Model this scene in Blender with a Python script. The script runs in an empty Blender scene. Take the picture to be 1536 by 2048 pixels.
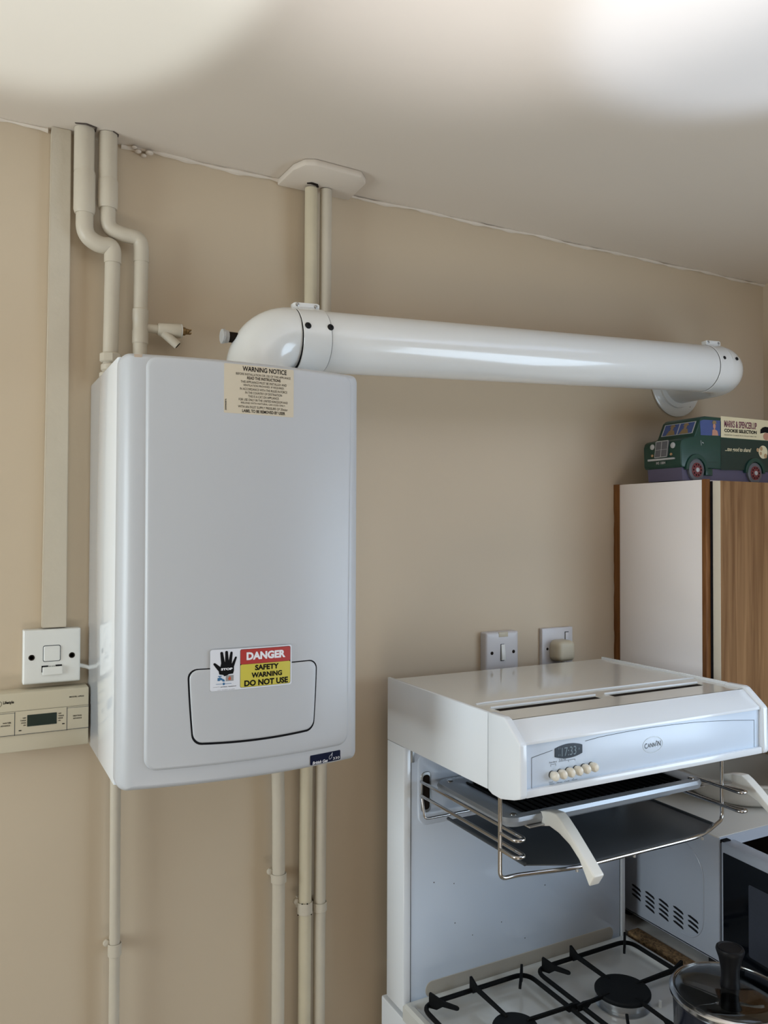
import bpy, bmesh, math, random
from math import sin, cos, pi, sqrt, radians
from mathutils import Vector, Matrix
random.seed(4)
D = bpy.data
SC = bpy.context.scene
COL = SC.collection

# ------------------------------------------------------------------ camera
F = 1605.7
YAW, PITCH, ROLL = .48618, .0193, .00356
CAM = Vector((0, -1.41, 1.76))
fw = Vector((sin(YAW)*cos(PITCH), cos(YAW)*cos(PITCH), sin(PITCH)))
rt0 = Vector((cos(YAW), -sin(YAW), 0)); up0 = rt0.cross(fw)
rt = cos(ROLL)*rt0 + sin(ROLL)*up0; up = -sin(ROLL)*rt0 + cos(ROLL)*up0
cd = D.cameras.new('camera'); cam = D.objects.new('camera', cd); COL.objects.link(cam)
cd.sensor_fit = 'VERTICAL'; cd.sensor_height = 36; cd.sensor_width = 27; cd.lens = F/2048*36
cd.clip_start = .02
cam.matrix_world = Matrix(((rt.x, up.x, -fw.x, CAM.x), (rt.y, up.y, -fw.y, CAM.y), (rt.z, up.z, -fw.z, CAM.z), (0, 0, 0, 1)))
SC.camera = cam

def at(px, py, ax, v):
    """where the sight line through a pixel meets the plane: axis ax = v"""
    d = fw + rt*((px-768)/F) - up*((py-1024)/F)
    return CAM + d*((v-CAM[ax])/d[ax])

# ------------------------------------------------------------------ view, world, lights
vs = SC.view_settings
vs.view_transform = 'Standard'; vs.look = 'None'; vs.gamma = 1; vs.exposure = -0.11
vs.use_curve_mapping = False
W = D.worlds.new('world'); SC.world = W; W.use_nodes = True
bg = W.node_tree.nodes['Background']; bg.inputs[0].default_value = (.72, .82, 1, 1); bg.inputs[1].default_value = .6

def area(name, loc, target, sx, sy, power, color, spread=180):
    l = D.lights.new(name, 'AREA'); l.shape = 'RECTANGLE'; l.size = sx; l.size_y = sy
    l.energy = power; l.color = color; l.spread = radians(spread)
    o = D.objects.new(name, l); COL.objects.link(o); o.location = loc
    o.rotation_euler = (Vector(target)-Vector(loc)).to_track_quat('-Z', 'Y').to_euler()
    return o
def spot(name, loc, target, power, color, size, blend, rad=.02):
    l = D.lights.new(name, 'SPOT'); l.energy = power; l.color = color
    l.spot_size = radians(size); l.spot_blend = blend; l.shadow_soft_size = rad
    o = D.objects.new(name, l); COL.objects.link(o); o.location = loc
    o.rotation_euler = (Vector(target)-Vector(loc)).to_track_quat('-Z', 'Y').to_euler()
    return o
# daylight through the two windows
area('window_light_left', (-1.58, -.62, 1.62), (.6, -.30, 1.35), .85, .95, 28, (.82, .94, 1))
area('window_light_right', (1.87, -1.42, 1.50), (.3, -.75, 1.30), 1.0, .80, 15, (.66, .83, 1))
# upward area fill added to brighten the ceiling; spots give its sun-bounce patches
area('ceiling_fill', (-.2, -2.2, .03), (-.3, -1.5, 2.4), 1.6, 1.2, 22, (1, .95, .88), 140)
spot('sun_bounce_left', (0, -1.95, .9), (.03, -.56, 2.41), 185, (.80, .93, 1), 17.5, .32, .03)
spot('sun_bounce_middle', (.3, -2.3, .9), (.50, -1.0, 2.41), 330, (.84, .88, .97), 26, .8, .05)
spot('sun_bounce_right', (1.0, -2.2, .9), (.92, -.95, 2.41), 200, (.56, .72, 1), 19, .35, .03)
spot('sun_bounce_right', (1.35, -2.3, .9), (1.40, -1.08, 2.41), 760, (.42, .60, 1), 20.5, .22, .03)

# ------------------------------------------------------------------ materials
def mat(name, col, rough=.5, metal=0, noise=0, nscale=6, bump=0, bscale=60, coat=0, spec=None, emis=None, trans=0, ior=None):
    m = D.materials.new(name); m.use_nodes = True
    nt = m.node_tree; b = nt.nodes['Principled BSDF']
    b.inputs['Base Color'].default_value = (*col, 1)
    b.inputs['Roughness'].default_value = rough
    b.inputs['Metallic'].default_value = metal
    b.inputs['Coat Weight'].default_value = coat
    if coat: b.inputs['Coat Roughness'].default_value = .06
    if spec is not None: b.inputs['Specular IOR Level'].default_value = spec
    if trans: b.inputs['Transmission Weight'].default_value = trans
    if ior: b.inputs['IOR'].default_value = ior
    tc = nt.nodes.new('ShaderNodeTexCoord')
    if noise:
        n = nt.nodes.new('ShaderNodeTexNoise'); n.inputs['Scale'].default_value = nscale; n.inputs['Detail'].default_value = 5
        nt.links.new(tc.outputs['Object'], n.inputs['Vector'])
        r = nt.nodes.new('ShaderNodeMix'); r.data_type = 'RGBA'
        r.inputs[6].default_value = (*[c*(1-noise) for c in col], 1); r.inputs[7].default_value = (*[min(1, c*(1+noise)) for c in col], 1)
        nt.links.new(n.outputs['Fac'], r.inputs[0]); nt.links.new(r.outputs[2], b.inputs['Base Color'])
    if bump:
        n2 = nt.nodes.new('ShaderNodeTexNoise'); n2.inputs['Scale'].default_value = bscale; n2.inputs['Detail'].default_value = 4
        nt.links.new(tc.outputs['Object'], n2.inputs['Vector'])
        bp = nt.nodes.new('ShaderNodeBump'); bp.inputs['Strength'].default_value = bump; bp.inputs['Distance'].default_value = .004
        nt.links.new(n2.outputs['Fac'], bp.inputs['Height']); nt.links.new(bp.outputs['Normal'], b.inputs['Normal'])
    return m
def wood(name, c1, c2, scale=(30, 30, 1.4), rough=.5):
    m = D.materials.new(name); m.use_nodes = True; nt = m.node_tree; b = nt.nodes['Principled BSDF']
    b.inputs['Roughness'].default_value = rough; b.inputs['Specular IOR Level'].default_value = .12
    tc = nt.nodes.new('ShaderNodeTexCoord'); mp = nt.nodes.new('ShaderNodeMapping'); mp.inputs['Scale'].default_value = scale
    n = nt.nodes.new('ShaderNodeTexNoise'); n.inputs['Scale'].default_value = 2.2; n.inputs['Detail'].default_value = 7; n.inputs['Distortion'].default_value = .7
    cr = nt.nodes.new('ShaderNodeValToRGB'); cr.color_ramp.elements[0].position = .34; cr.color_ramp.elements[1].position = .68
    cr.color_ramp.elements[0].color = (*c1, 1); cr.color_ramp.elements[1].color = (*c2, 1)
    nt.links.new(tc.outputs['Object'], mp.inputs['Vector']); nt.links.new(mp.outputs['Vector'], n.inputs['Vector'])
    nt.links.new(n.outputs['Fac'], cr.inputs['Fac']); nt.links.new(cr.outputs['Color'], b.inputs['Base Color'])
    return m
def speckle(name, c1, c2, scale=300):
    m = D.materials.new(name); m.use_nodes = True; nt = m.node_tree; b = nt.nodes['Principled BSDF']
    b.inputs['Roughness'].default_value = .8
    tc = nt.nodes.new('ShaderNodeTexCoord'); n = nt.nodes.new('ShaderNodeTexVoronoi'); n.inputs['Scale'].default_value = scale
    cr = nt.nodes.new('ShaderNodeValToRGB'); cr.color_ramp.elements[0].color = (*c1, 1); cr.color_ramp.elements[1].color = (*c2, 1)
    nt.links.new(tc.outputs['Object'], n.inputs['Vector']); nt.links.new(n.outputs['Color'], cr.inputs['Fac'])
    nt.links.new(cr.outputs['Color'], b.inputs['Base Color'])
    return m

M = {}
M['wall'] = mat('wall_paint', (.56, .458, .335), .55, spec=.3, noise=.035, nscale=2.5, bump=.25, bscale=9)
M['ceiling'] = mat('ceiling_paint', (.64, .565, .48), .6, spec=.25, noise=.025, nscale=2, bump=.2, bscale=7)
M['pipe'] = mat('pipe_paint', (.53, .47, .375), .45, noise=.05, nscale=30, bump=.25, bscale=60)
M['pipe_yellow'] = mat('pipe_gloss_cream', (.55, .48, .345), .35, noise=.06, nscale=40, bump=.2, bscale=50)
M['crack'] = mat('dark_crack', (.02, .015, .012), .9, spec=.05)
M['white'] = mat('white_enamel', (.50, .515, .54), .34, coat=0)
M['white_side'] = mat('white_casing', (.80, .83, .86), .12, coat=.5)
M['flue_line'] = mat('flue_seam', (.30, .30, .29), .5)
M['flue'] = mat('flue_enamel', (.76, .765, .75), .17, coat=.5)
M['seam'] = mat('seam', (.012, .012, .014), .9, spec=.05)
M['black'] = mat('black_rubber', (.007, .007, .008), .45, spec=.2)
M['black_cap'] = mat('black_enamel', (.007, .008, .009), .6, spec=.15)
M['iron'] = mat('black_iron', (.006, .0065, .007), .6, spec=.12, bump=.2, bscale=200)
M['label_cream'] = mat('label_paper', (.60, .53, .41), .55)
M['sticker_white'] = mat('sticker_white', (.72, .74, .80), .4)
M['red'] = mat('print_red', (.42, .035, .03), .4)
M['yellow'] = mat('print_yellow', (.60, .52, .07), .4)
M['ink'] = mat('print_black', (.006, .006, .007), .7, spec=.1)
M['white_ink'] = mat('print_white', (.82, .82, .86), .5)
M['blue_ink'] = mat('print_blue', (.03, .14, .30), .5)
M['flame_ink'] = mat('print_orange', (.50, .09, .04), .5)
M['grey_ink'] = mat('print_grey', (.30, .29, .29), .5)
M['navy'] = mat('badge_navy', (.003, .006, .028), .6, spec=.15)
M['plate'] = mat('white_plastic', (.70, .70, .67), .3)
M['plate_grey'] = mat('white_plastic_cool', (.56, .54, .55), .35)
M['cream_plastic'] = mat('cream_plastic', (.52, .46, .34), .4)
M['button'] = mat('button_cream', (.80, .74, .62), .35)
M['lcd'] = mat('lcd_glass', (.018, .03, .025), .12)
M['brass'] = mat('old_brass', (.22, .14, .06), .45, metal=.8)
M['steel'] = mat('bright_steel', (.55, .54, .53), .16, metal=1)
M['steel_dull'] = mat('dull_steel', (.42, .42, .41), .38, metal=1)
M['alu'] = mat('aluminium', (.58, .59, .60), .33, metal=1)
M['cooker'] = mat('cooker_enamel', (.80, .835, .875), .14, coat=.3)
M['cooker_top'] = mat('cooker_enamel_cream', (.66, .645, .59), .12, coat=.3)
M['splash'] = mat('splash_enamel', (.61, .69, .81), .11, coat=.3)  # blue of reflected light is mixed into the enamel colour
M['vent_beige'] = mat('vent_enamel', (.40, .37, .32), .3)
M['cap_grey'] = mat('grey_cap', (.42, .41, .40), .5)
M['hole_edge'] = mat('hole_edge', (.07, .05, .04), .9)
M['hob'] = mat('hob_enamel', (.60, .60, .57), .10, coat=.3)
M['panel'] = mat('panel_grey', (.65, .74, .86), .25)
M['display'] = mat('display_glass', (.035, .05, .07), .2)
M['display_seg'] = mat('display_segment', (.18, .24, .28), .4)
M['line'] = mat('panel_line', (.06, .07, .08), .6, spec=.2)
M['tray'] = mat('tray_dark', (.045, .05, .055), .28, noise=.2, nscale=12)
M['pan_grey'] = mat('grill_pan_enamel', (.36, .385, .42), .25, metal=.3)
M['pan_edge'] = mat('grill_pan_rim', (.50, .53, .57), .22, metal=.3)
M['handle'] = mat('handle_ivory', (.82, .80, .74), .38)
M['lam_white'] = mat('white_laminate', (.88, .83, .81), .35, noise=.02)
M['door_edge'] = mat('cream_edging', (.70, .64, .52), .4)
M['brown_wood'] = wood('stained_wood', (.14, .055, .018), (.26, .115, .04), (40, 40, 3))
M['oak'] = wood('oak_laminate', (.15, .072, .028), (.30, .165, .075), (26, 26, 1.3), .65)
M['green'] = mat('tin_green', (.005, .040, .028), .35)
M['green_dark'] = mat('tin_green_dark', (.004, .022, .018), .3)
M['tin_cream'] = mat('tin_cream', (.66, .58, .38), .3)
M['tin_purple'] = mat('tin_purple', (.085, .075, .13), .35)
M['tin_blue'] = mat('tin_blue', (.05, .08, .22), .25)
M['tin_red'] = mat('tin_red', (.16, .02, .025), .35)
M['tin_maroon'] = mat('tin_maroon', (.15, .04, .07), .4)
M['tin_silver'] = mat('tin_silver', (.42, .42, .42), .3)
M['tin_grey'] = mat('tin_grey', (.10, .10, .11), .4)
M['skin'] = mat('tin_skin', (.45, .22, .15), .4)
M['khaki'] = mat('tin_khaki', (.22, .15, .07), .4)
M['tan'] = mat('tin_tan', (.26, .17, .10), .4)
M['biscuit'] = mat('tin_biscuit', (.42, .26, .13), .4)
M['microwave'] = mat('microwave_shaded', (.37, .40, .46), .24)  # white enamel, darkened in its colour for the dim corner beside the cooker
M['microwave_top_shaded'] = mat('microwave_top_shaded', (.58, .55, .50), .35)  # beige is the white top with shade put into its colour
M['cavity'] = mat('oven_cavity', (.05, .035, .028), .35)
M['black_glass'] = mat('black_glass', (.003, .004, .006), .08, spec=.25)
M['mesh_glass'] = mat('door_mesh', (.035, .04, .055), .3, noise=.2, nscale=300)
M['bowl'] = mat('stoneware', (.58, .54, .48), .3)
M['pan'] = mat('pan_enamel', (.010, .012, .022), .2)
M['glass'] = mat('lid_glass', (.80, .82, .82), .02, trans=1, ior=1.45)
M['chip'] = speckle('raw_chipboard', (.07, .04, .018), (.36, .22, .10), 260)
M['worktop'] = mat('worktop_laminate', (.46, .45, .43), .35, noise=.08, nscale=80)
M['floor'] = mat('floor_vinyl', (.30, .26, .21), .4, noise=.2, nscale=5)
M['cupboard'] = mat('cupboard_white', (.6, .6, .58), .4)
M['rust'] = mat('rust_stain', (.45, .36, .28), .5)

# ------------------------------------------------------------------ helpers
def tag(o, label=None, cat=None, group=None, kind=None):
    if label: o['label'] = label
    if cat: o['category'] = cat
    if group: o['group'] = group
    if kind: o['kind'] = kind
    return o
def thing(name, label, cat, loc, group=None):
    o = D.objects.new(name, None); COL.objects.link(o); o.location = loc
    o.empty_display_size = .05
    return tag(o, label, cat, group)
def wloc(o):
    v = Vector((0, 0, 0))
    while o is not None:
        v += o.location; o = o.parent
    return v
def obj(name, bm, m, parent=None, smooth=35, label=None):
    """links the bmesh (in world coordinates) as one mesh object"""
    me = D.meshes.new(name)
    bmesh.ops.recalc_face_normals(bm, faces=bm.faces[:])
    off = Vector((0, 0, 0))
    if parent is None and bm.verts:
        xs = [v.co.x for v in bm.verts]; ys = [v.co.y for v in bm.verts]; zs = [v.co.z for v in bm.verts]
        off = Vector(((min(xs)+max(xs))/2, (min(ys)+max(ys))/2, min(zs)))
    elif parent is not None:
        off = wloc(parent)
    for v in bm.verts: v.co -= off
    bm.to_mesh(me); bm.free()
    for mm in (m if isinstance(m, (list, tuple)) else [m]): me.materials.append(mm)
    if smooth:
        me.polygons.foreach_set('use_smooth', [True]*len(me.polygons))
        me.set_sharp_from_angle(angle=radians(smooth))
    o = D.objects.new(name, me); COL.objects.link(o)
    if parent is not None: o.parent = parent
    else: o.location = off
    if label: o['label'] = label
    return o
def B(): return bmesh.new()
def box(bm, x0, x1, y0, y1, z0, z1, bev=0, seg=2, mi=0):
    if x0 > x1: x0, x1 = x1, x0
    if y0 > y1: y0, y1 = y1, y0
    if z0 > z1: z0, z1 = z1, z0
    t = bmesh.new()
    bmesh.ops.create_cube(t, size=1)
    for v in t.verts:
        v.co = Vector(((x0+x1)/2+v.co.x*(x1-x0), (y0+y1)/2+v.co.y*(y1-y0), (z0+z1)/2+v.co.z*(z1-z0)))
    if bev: bmesh.ops.bevel(t, geom=t.edges[:], offset=bev, segments=seg, profile=.5, affect='EDGES')
    return merge(bm, t, mi)
def merge(bm, t, mi=0):
    t.verts.index_update(); mp = [bm.verts.new(v.co) for v in t.verts]
    for f in t.faces:
        try:
            g = bm.faces.new([mp[v.index] for v in f.verts]); g.material_index = mi
        except ValueError: pass
    t.free(); return bm
def bxo(name, m, parent, *a, **k):
    lab = k.pop('label', None)
    return obj(name, box(B(), *a, **k), m, parent, label=lab)
def prism(bm, pts, f, d0, d1, bev=0, mi=0, seg=2):
    """polygon pts (u,v) swept from depth d0 to d1; f(u,v,d) gives the point"""
    t = bmesh.new(); n = len(pts)
    a = [t.verts.new(f(u, v, d0)) for u, v in pts]; b = [t.verts.new(f(u, v, d1)) for u, v in pts]
    t.faces.new(a); t.faces.new(b[::-1])
    for i in range(n): t.faces.new((a[i], a[(i+1) % n], b[(i+1) % n], b[i]))
    bmesh.ops.recalc_face_normals(t, faces=t.faces[:])
    if bev: bmesh.ops.bevel(t, geom=t.edges[:], offset=bev, segments=seg, profile=.5, affect='EDGES')
    return merge(bm, t, mi)
def poly(bm, pts, f, d):
    vs_ = [bm.verts.new(f(u, v, d)) for u, v in pts]
    fc = bm.faces.new(vs_); bmesh.ops.triangulate(bm, faces=[fc]); return bm
def XZ(u, v, d): return Vector((u, -d, v))          # plane facing the room; d = distance from the wall
def XY(u, v, d): return Vector((u, v, d))
def YZ(u, v, d): return Vector((d, u, v))
def rrect(u0, u1, v0, v1, r, n=6):
    p = []; r = max(r, 1e-5)
    for (cu, cv, a0) in ((u1-r, v1-r, 0), (u0+r, v1-r, 90), (u0+r, v0+r, 180), (u1-r, v0+r, 270)):
        for i in range(n+1):
            a = radians(a0+90*i/n); p.append((cu+r*cos(a), cv+r*sin(a)))
    return p
def dense(p, step):
    o = []
    for i in range(len(p)):
        a = p[i]; b = p[(i+1) % len(p)]; L = sqrt((a[0]-b[0])**2+(a[1]-b[1])**2); k = max(1, int(L/step+.999)) if L > step else 1
        for j in range(k): o.append((a[0]+(b[0]-a[0])*j/k, a[1]+(b[1]-a[1])*j/k))
    return o
def pillow(bm, u0, u1, v0, v1, rad, ru, rv, thick, f, dep=None, rings=14, K=5, warp=None, n=6, N=26, mi=0):
    """rounded plate with softened edge. f(u,v,d): d grows towards the viewer side.
    dep(u,v): height of the front surface; thick: how far its sides run back"""
    dep = dep or (lambda u, v: 0)
    def base(du, dv):
        p = []
        U0, U1, V0, V1 = u0+du, u1-du, v0+dv, v1-dv; R = max(rad-max(du, dv), .0004)
        for (cu, cv, a0, L) in ((U1-R, V1-R, 0, 0), (U0+R, V1-R, 90, 1), (U0+R, V0+R, 180, 0), (U1-R, V0+R, 270, 1)):
            for i in range(n+1):
                a = radians(a0+90*i/n); p.append((cu+R*cos(a), cv+R*sin(a)))
            q = p[-1]
            nx = {0: (U0+R, V1), 90: (U0, V0+R), 180: (U1-R, V0), 270: (U1, V1-R)}[a0]
            for i in range(1, N): p.append((q[0]+(nx[0]-q[0])*i/N, q[1]+(nx[1]-q[1])*i/N))
        return p
    L = []
    rr = max(ru, rv)
    for k in range(K+1):
        a = pi/2*k/K
        L.append((base(ru*(1-cos(a)), rv*(1-cos(a))), -rr*(1-sin(a))))
    L.insert(0, (base(0, 0), -thick))
    last = L[-1][0]; cu, cv = (u0+u1)/2, (v0+v1)/2
    for k in range(1, rings+1):
        s = 1-k/rings
        if k == rings: s = .002
        L.append(([(cu+(a-cu)*s, cv+(b-cv)*s) for a, b in last], 0))
    t = bmesh.new(); R_ = []
    for pts, off in L:
        row = []
        for a, b in pts:
            if warp: a, b = warp(a, b)
            row.append(t.verts.new(f(a, b, dep(a, b)+off)))
        R_.append(row)
    m_ = len(R_[0])
    for i in range(len(R_)-1):
        for j in range(m_):
            t.faces.new((R_[i][j], R_[i][(j+1) % m_], R_[i+1][(j+1) % m_], R_[i+1][j]))
    t.faces.new(R_[-1]); t.faces.new(R_[0][::-1])
    return merge(bm, t, mi)
def tube(bm, pts, r, n=14, closed=False, mi=0, caps=True):
    P_ = [Vector(p) for p in pts]; rs = r if isinstance(r, (list, tuple)) else [r]*len(P_)
    N_ = len(P_); rows = []; ref = None
    for i in range(N_):
        if closed: tg = P_[(i+1) % N_]-P_[i-1]
        else: tg = P_[min(i+1, N_-1)]-P_[max(i-1, 0)]
        if tg.length < 1e-9: tg = Vector((0, 0, 1))
        tg.normalize()
        if ref is None:
            ref = tg.orthogonal().normalized()
        else:
            ref = (ref-tg*ref.dot(tg))
            ref = ref.normalized() if ref.length > 1e-6 else tg.orthogonal().normalized()
        bi = tg.cross(ref)
        rows.append([bm.verts.new(P_[i]+(ref*cos(2*pi*k/n)+bi*sin(2*pi*k/n))*rs[i]) for k in range(n)])
    fs = []
    for i in range(N_ if closed else N_-1):
        a, b = rows[i], rows[(i+1) % N_]
        for k in range(n):
            fs.append(bm.faces.new((a[k], a[(k+1) % n], b[(k+1) % n], b[k])))
    if caps and not closed: fs.append(bm.faces.new(rows[0][::-1])); fs.append(bm.faces.new(rows[-1]))
    for q in fs: q.material_index = mi
    return bm
def fillet(pts, rad, k=6):
    """round the corners of a polyline"""
    P_ = [Vector(p) for p in pts]; out = [P_[0]]
    for i in range(1, len(P_)-1):
        a, b, c = P_[i-1], P_[i], P_[i+1]; r = rad[i-1] if isinstance(rad, (list, tuple)) else rad
        d1 = (a-b); d2 = (c-b); t1 = min(r, d1.length*.49); t2 = min(r, d2.length*.49)
        p1 = b+d1.normalized()*t1; p2 = b+d2.normalized()*t2
        for j in range(k+1):
            s = j/k; out.append(p1*(1-s)**2+b*2*s*(1-s)+p2*s*s)
    out.append(P_[-1]); return out
def lathe(bm, prof, c, ax=(0, 0, 1), n=32, mi=0):
    """prof: (radius, height) pairs along axis ax from point c"""
    ax = Vector(ax).normalized(); u = ax.orthogonal().normalized(); w = ax.cross(u); c = Vector(c)
    rows = []
    for r, h in prof:
        rows.append([bm.verts.new(c+ax*h+(u*cos(2*pi*k/n)+w*sin(2*pi*k/n))*max(r, 1e-5)) for k in range(n)])
    fs = []
    for i in range(len(rows)-1):
        for k in range(n): fs.append(bm.faces.new((rows[i][k], rows[i][(k+1) % n], rows[i+1][(k+1) % n], rows[i+1][k])))
    fs.append(bm.faces.new(rows[0][::-1])); fs.append(bm.faces.new(rows[-1]))
    for q in fs: q.material_index = mi
    return bm
def screw_bm(c, ax, r=.0035, h=.0015):
    return lathe(B(), [(r, 0), (r, h*.6), (r*.7, h), (r*.3, h), (r*.28, h*.55), (0, h*.55)], c, ax, 14)
def text_bm(bm, s, f, u0, u1, v0, v1, d, bold=0, shear=0, flip=False, rot=False):
    """writing s stretched into the rectangle u0..u1, v0..v1 of surface f"""
    cu = D.curves.new('txt', 'FONT'); cu.body = s; cu.size = 1; cu.offset = bold; cu.shear = shear; cu.resolution_u = 3
    o = D.objects.new('txt', cu); COL.objects.link(o)
    bpy.context.view_layer.update()
    dg = bpy.context.evaluated_depsgraph_get()
    me = D.meshes.new_from_object(o.evaluated_get(dg))
    xs = [v.co.x for v in me.vertices]; ys = [v.co.y for v in me.vertices]
    x0, x1, y0, y1 = min(xs), max(xs), min(ys), max(ys)
    if not rot:
        vv = [bm.verts.new(f(u0+(v.co.x-x0)/(x1-x0)*(u1-u0), v0+(v.co.y-y0)/(y1-y0)*(v1-v0), d)) for v in me.vertices]
    else:
        vv = [bm.verts.new(f(u1-(v.co.y-y0)/(y1-y0)*(u1-u0), v0+(v.co.x-x0)/(x1-x0)*(v1-v0), d)) for v in me.vertices]
    for p in me.polygons:
        try: bm.faces.new([vv[i] for i in p.vertices])
        except ValueError: pass
    D.objects.remove(o); D.meshes.remove(me); D.curves.remove(cu)
    return bm
def strip(bm, pts, f, d, w):
    """thin flat printed line of width w through pts on surface f"""
    for i in range(len(pts)-1):
        a = Vector((*pts[i], 0)); b = Vector((*pts[i+1], 0)); t = (b-a)
        if t.length < 1e-7: continue
        t.normalize(); nn = Vector((-t.y, t.x, 0))*w/2; e = t*w*.3
        q = [a-e+nn, a-e-nn, b+e-nn, b+e+nn]
        bm.faces.new([bm.verts.new(f(p.x, p.y, d)) for p in q])
    return bm
def disc(bm, cu, cv, ru, rv, f, d, n=24, a0=0):
    return poly(bm, [(cu+ru*cos(2*pi*k/n+a0), cv+rv*sin(2*pi*k/n+a0)) for k in range(n)], f, d)

# ------------------------------------------------------------------ the room
CEIL = 2.41; XR = 1.885; XL = -1.6; YF = -3.2
def struct(name, bm, m): return tag(obj(name, bm, m, smooth=0), kind='structure')
# walls lie outside the room so their inner faces are the room's surfaces
struct('wall_back', box(B(), XL-.1, XR+.1, 0, .12, -.1, CEIL+.12), M['wall'])
bm = B()      # right wall with its window opening
wy0, wy1, wz0, wz1 = -1.95, -.9, 1.08, 1.93
box(bm, XR, XR+.12, YF-.1, wy0, -.1, CEIL+.12); box(bm, XR, XR+.12, wy1, 0, -.1, CEIL+.12)
box(bm, XR, XR+.12, wy0, wy1, -.1, wz0); box(bm, XR, XR+.12, wy0, wy1, wz1, CEIL+.12)
struct('wall_right', bm, M['wall'])
bm = B()
lx0, lx1 = -1.06, -.18
box(bm, XL-.12, XL, YF, lx0, -.1, CEIL+.12); box(bm, XL-.12, XL, lx1, 0, -.1, CEIL+.12)
box(bm, XL-.12, XL, lx0, lx1, -.1, 1.12); box(bm, XL-.12, XL, lx0, lx1, 2.12, CEIL+.12)
struct('wall_left', bm, M['wall'])
struct('wall_front', box(B(), XL-.12, XR+.12, YF-.12, YF, -.1, CEIL+.12), M['wall'])
struct('floor', box(B(), XL, XR, YF, 0, -.06, 0), M['floor'])
struct('ceiling', box(B(), XL, XR, YF, 0, CEIL, CEIL+.1), M['ceiling'])
bm = B()
for a in (wy0, (wy0+wy1)/2-.02, wy1-.04): box(bm, XR+.03, XR+.09, a, a+.04, wz0, wz1)
for a in (wz0, wz1-.04): box(bm, XR+.03, XR+.09, wy0, wy1, a, a+.04)
tag(obj('window_1', bm, M['cupboard'], smooth=0), kind='structure')
bm = B()
for a in (lx0, (lx0+lx1)/2-.02, lx1-.04): box(bm, XL-.09, XL-.03, a, a+.04, 1.12, 2.12)
for a in (1.12, 2.08): box(bm, XL-.09, XL-.03, lx0, lx1, a, a+.04)
tag(obj('window_2', bm, M['cupboard'], smooth=0), kind='structure')
# bead of filler where wall meets ceiling
bm = B()
def bead(x0, x1, r0):
    n_ = int((x1-x0)/.012)
    pts = []; rs = []
    for i in range(n_+1):
        x = x0+(x1-x0)*i/n_
        pts.append((x, -.0025+.0012*sin(x*37), CEIL-.002+.0015*sin(x*23+1))); rs.append(r0*(1+.35*sin(x*61)+.25*sin(x*143+2)))
    tube(bm, pts, rs, 8)
bead(XL, .12, .0035); bead(.235, .525, .0042); bead(.66, XR, .0035)
tag(obj('trim_1', bm, M['ceiling']), kind='structure')
bm = B()   # lumps of filler by the pipe holes
for (x, y, z, r) in ((.262, -.008, 2.402, .006), (.272, -.006, 2.398, .005), (.281, -.010, 2.403, .007), (.255, -.012, 2.406, .005)):
    lathe(bm, [(r*sin(pi*k/6), -r*.5*cos(pi*k/6)) for k in range(7)], (x, y, z), n=10)
tag(obj('trim_2', bm, M['ceiling']), kind='structure')

# ------------------------------------------------------------------ plaster pad on the ceiling round the two pipes
pad = [(.516, -.001), (.519, -.075), (.530, -.105), (.548, -.113), (.640, -.108), (.660, -.085), (.664, -.001)]
bm = prism(B(), pad, XY, CEIL-.013, CEIL, bev=.004)
o = obj('ceiling_collar', bm, M['ceiling']); tag(o, 'cream painted pad with cut corners on the ceiling where two pipes go up', 'pipe collar')

# ------------------------------------------------------------------ pipes
def pipe_sections(parent, secs, m):
    for nm, pts, r, mm in secs:
        obj(nm, tube(B(), pts, r, 20), mm or m, parent)
def clip(parent, x, y, z, r, h=.015, m=None, boss=True):
    bm = B()
    t = .0024; n = 22
    pts = []
    prof_o = [(x+(r+t)*cos(a), y+(r+t)*sin(a)) for a in [radians(-212+244*k/n) for k in range(n+1)]]
    prof_i = [(x+(r+.0004)*cos(a), y+(r+.0004)*sin(a)) for a in [radians(-212+244*k/n) for k in range(n+1)]]
    prism(bm, prof_o+prof_i[::-1], XY, z-h/2, z+h/2, bev=.0006, seg=1)
    box(bm, x-r*.55, x+r*.55, y+r*.55, -.001, z-h/2, z+h/2, .001)       # stand-off to the wall
    if boss: lathe(bm, [(.001, 0), (.005, .001), (.006, .004), (.005, .007), (.001, .008)], (x-r-t-.0015, y+r*.7, z+.012), (0, -1, 0), 12)
    return obj('pipe_clip', bm, m or M['pipe'], parent)

L1 = thing('heating_pipe', 'lagged cream pipe beside the trunking, jogging right then down to the boiler top', 'pipe', (.174, -.03, 2.0), 'cream pipes at the boiler')
Y = -.03
pipe_sections(L1, [
    ('lagging', [(.173, Y, 2.338), (.173, Y, CEIL-.001)], .0160, None),
    ('lagging', [(.174, Y, 2.270), (.174, Y, 2.276), (.174, Y, 2.336), (.174, Y, 2.340)], [.0150, .0170, .0170, .0160], None),
    ('bend', fillet([(.1745, Y, 2.272), (.1745, Y, 2.236), (.198, Y, 2.222), (.219, Y, 2.226), (.219, Y, 2.196)], [.03, .012, .022], 8), .0137, None),
    ('pipe', [(.219, Y, 2.20), (.2165, Y, 1.997)], .0122, None)], M['pipe'])
bm = B()
for z0, z1, r in ((2.030, 2.046, .0175), (2.016, 2.028, .0155), (1.998, 2.014, .0180)):
    lathe(bm, [(r-.002, z0), (r, z0+.002), (r, z1-.002), (r-.002, z1)], (.2175, Y, 0), n=8 if r > .017 else 20)
obj('compression_fitting', bm, M['pipe'], L1)
obj('crack', prism(B(), [(.156, -.046), (.173, -.052), (.190, -.046), (.1905, -.030), (.188, -.030), (.187, -.044), (.173, -.049), (.158, -.044)], XY, CEIL-.0014, CEIL-.0004), M['hole_edge'], L1, 0, label='dark ragged gap where the pipe meets the ceiling')

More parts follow.
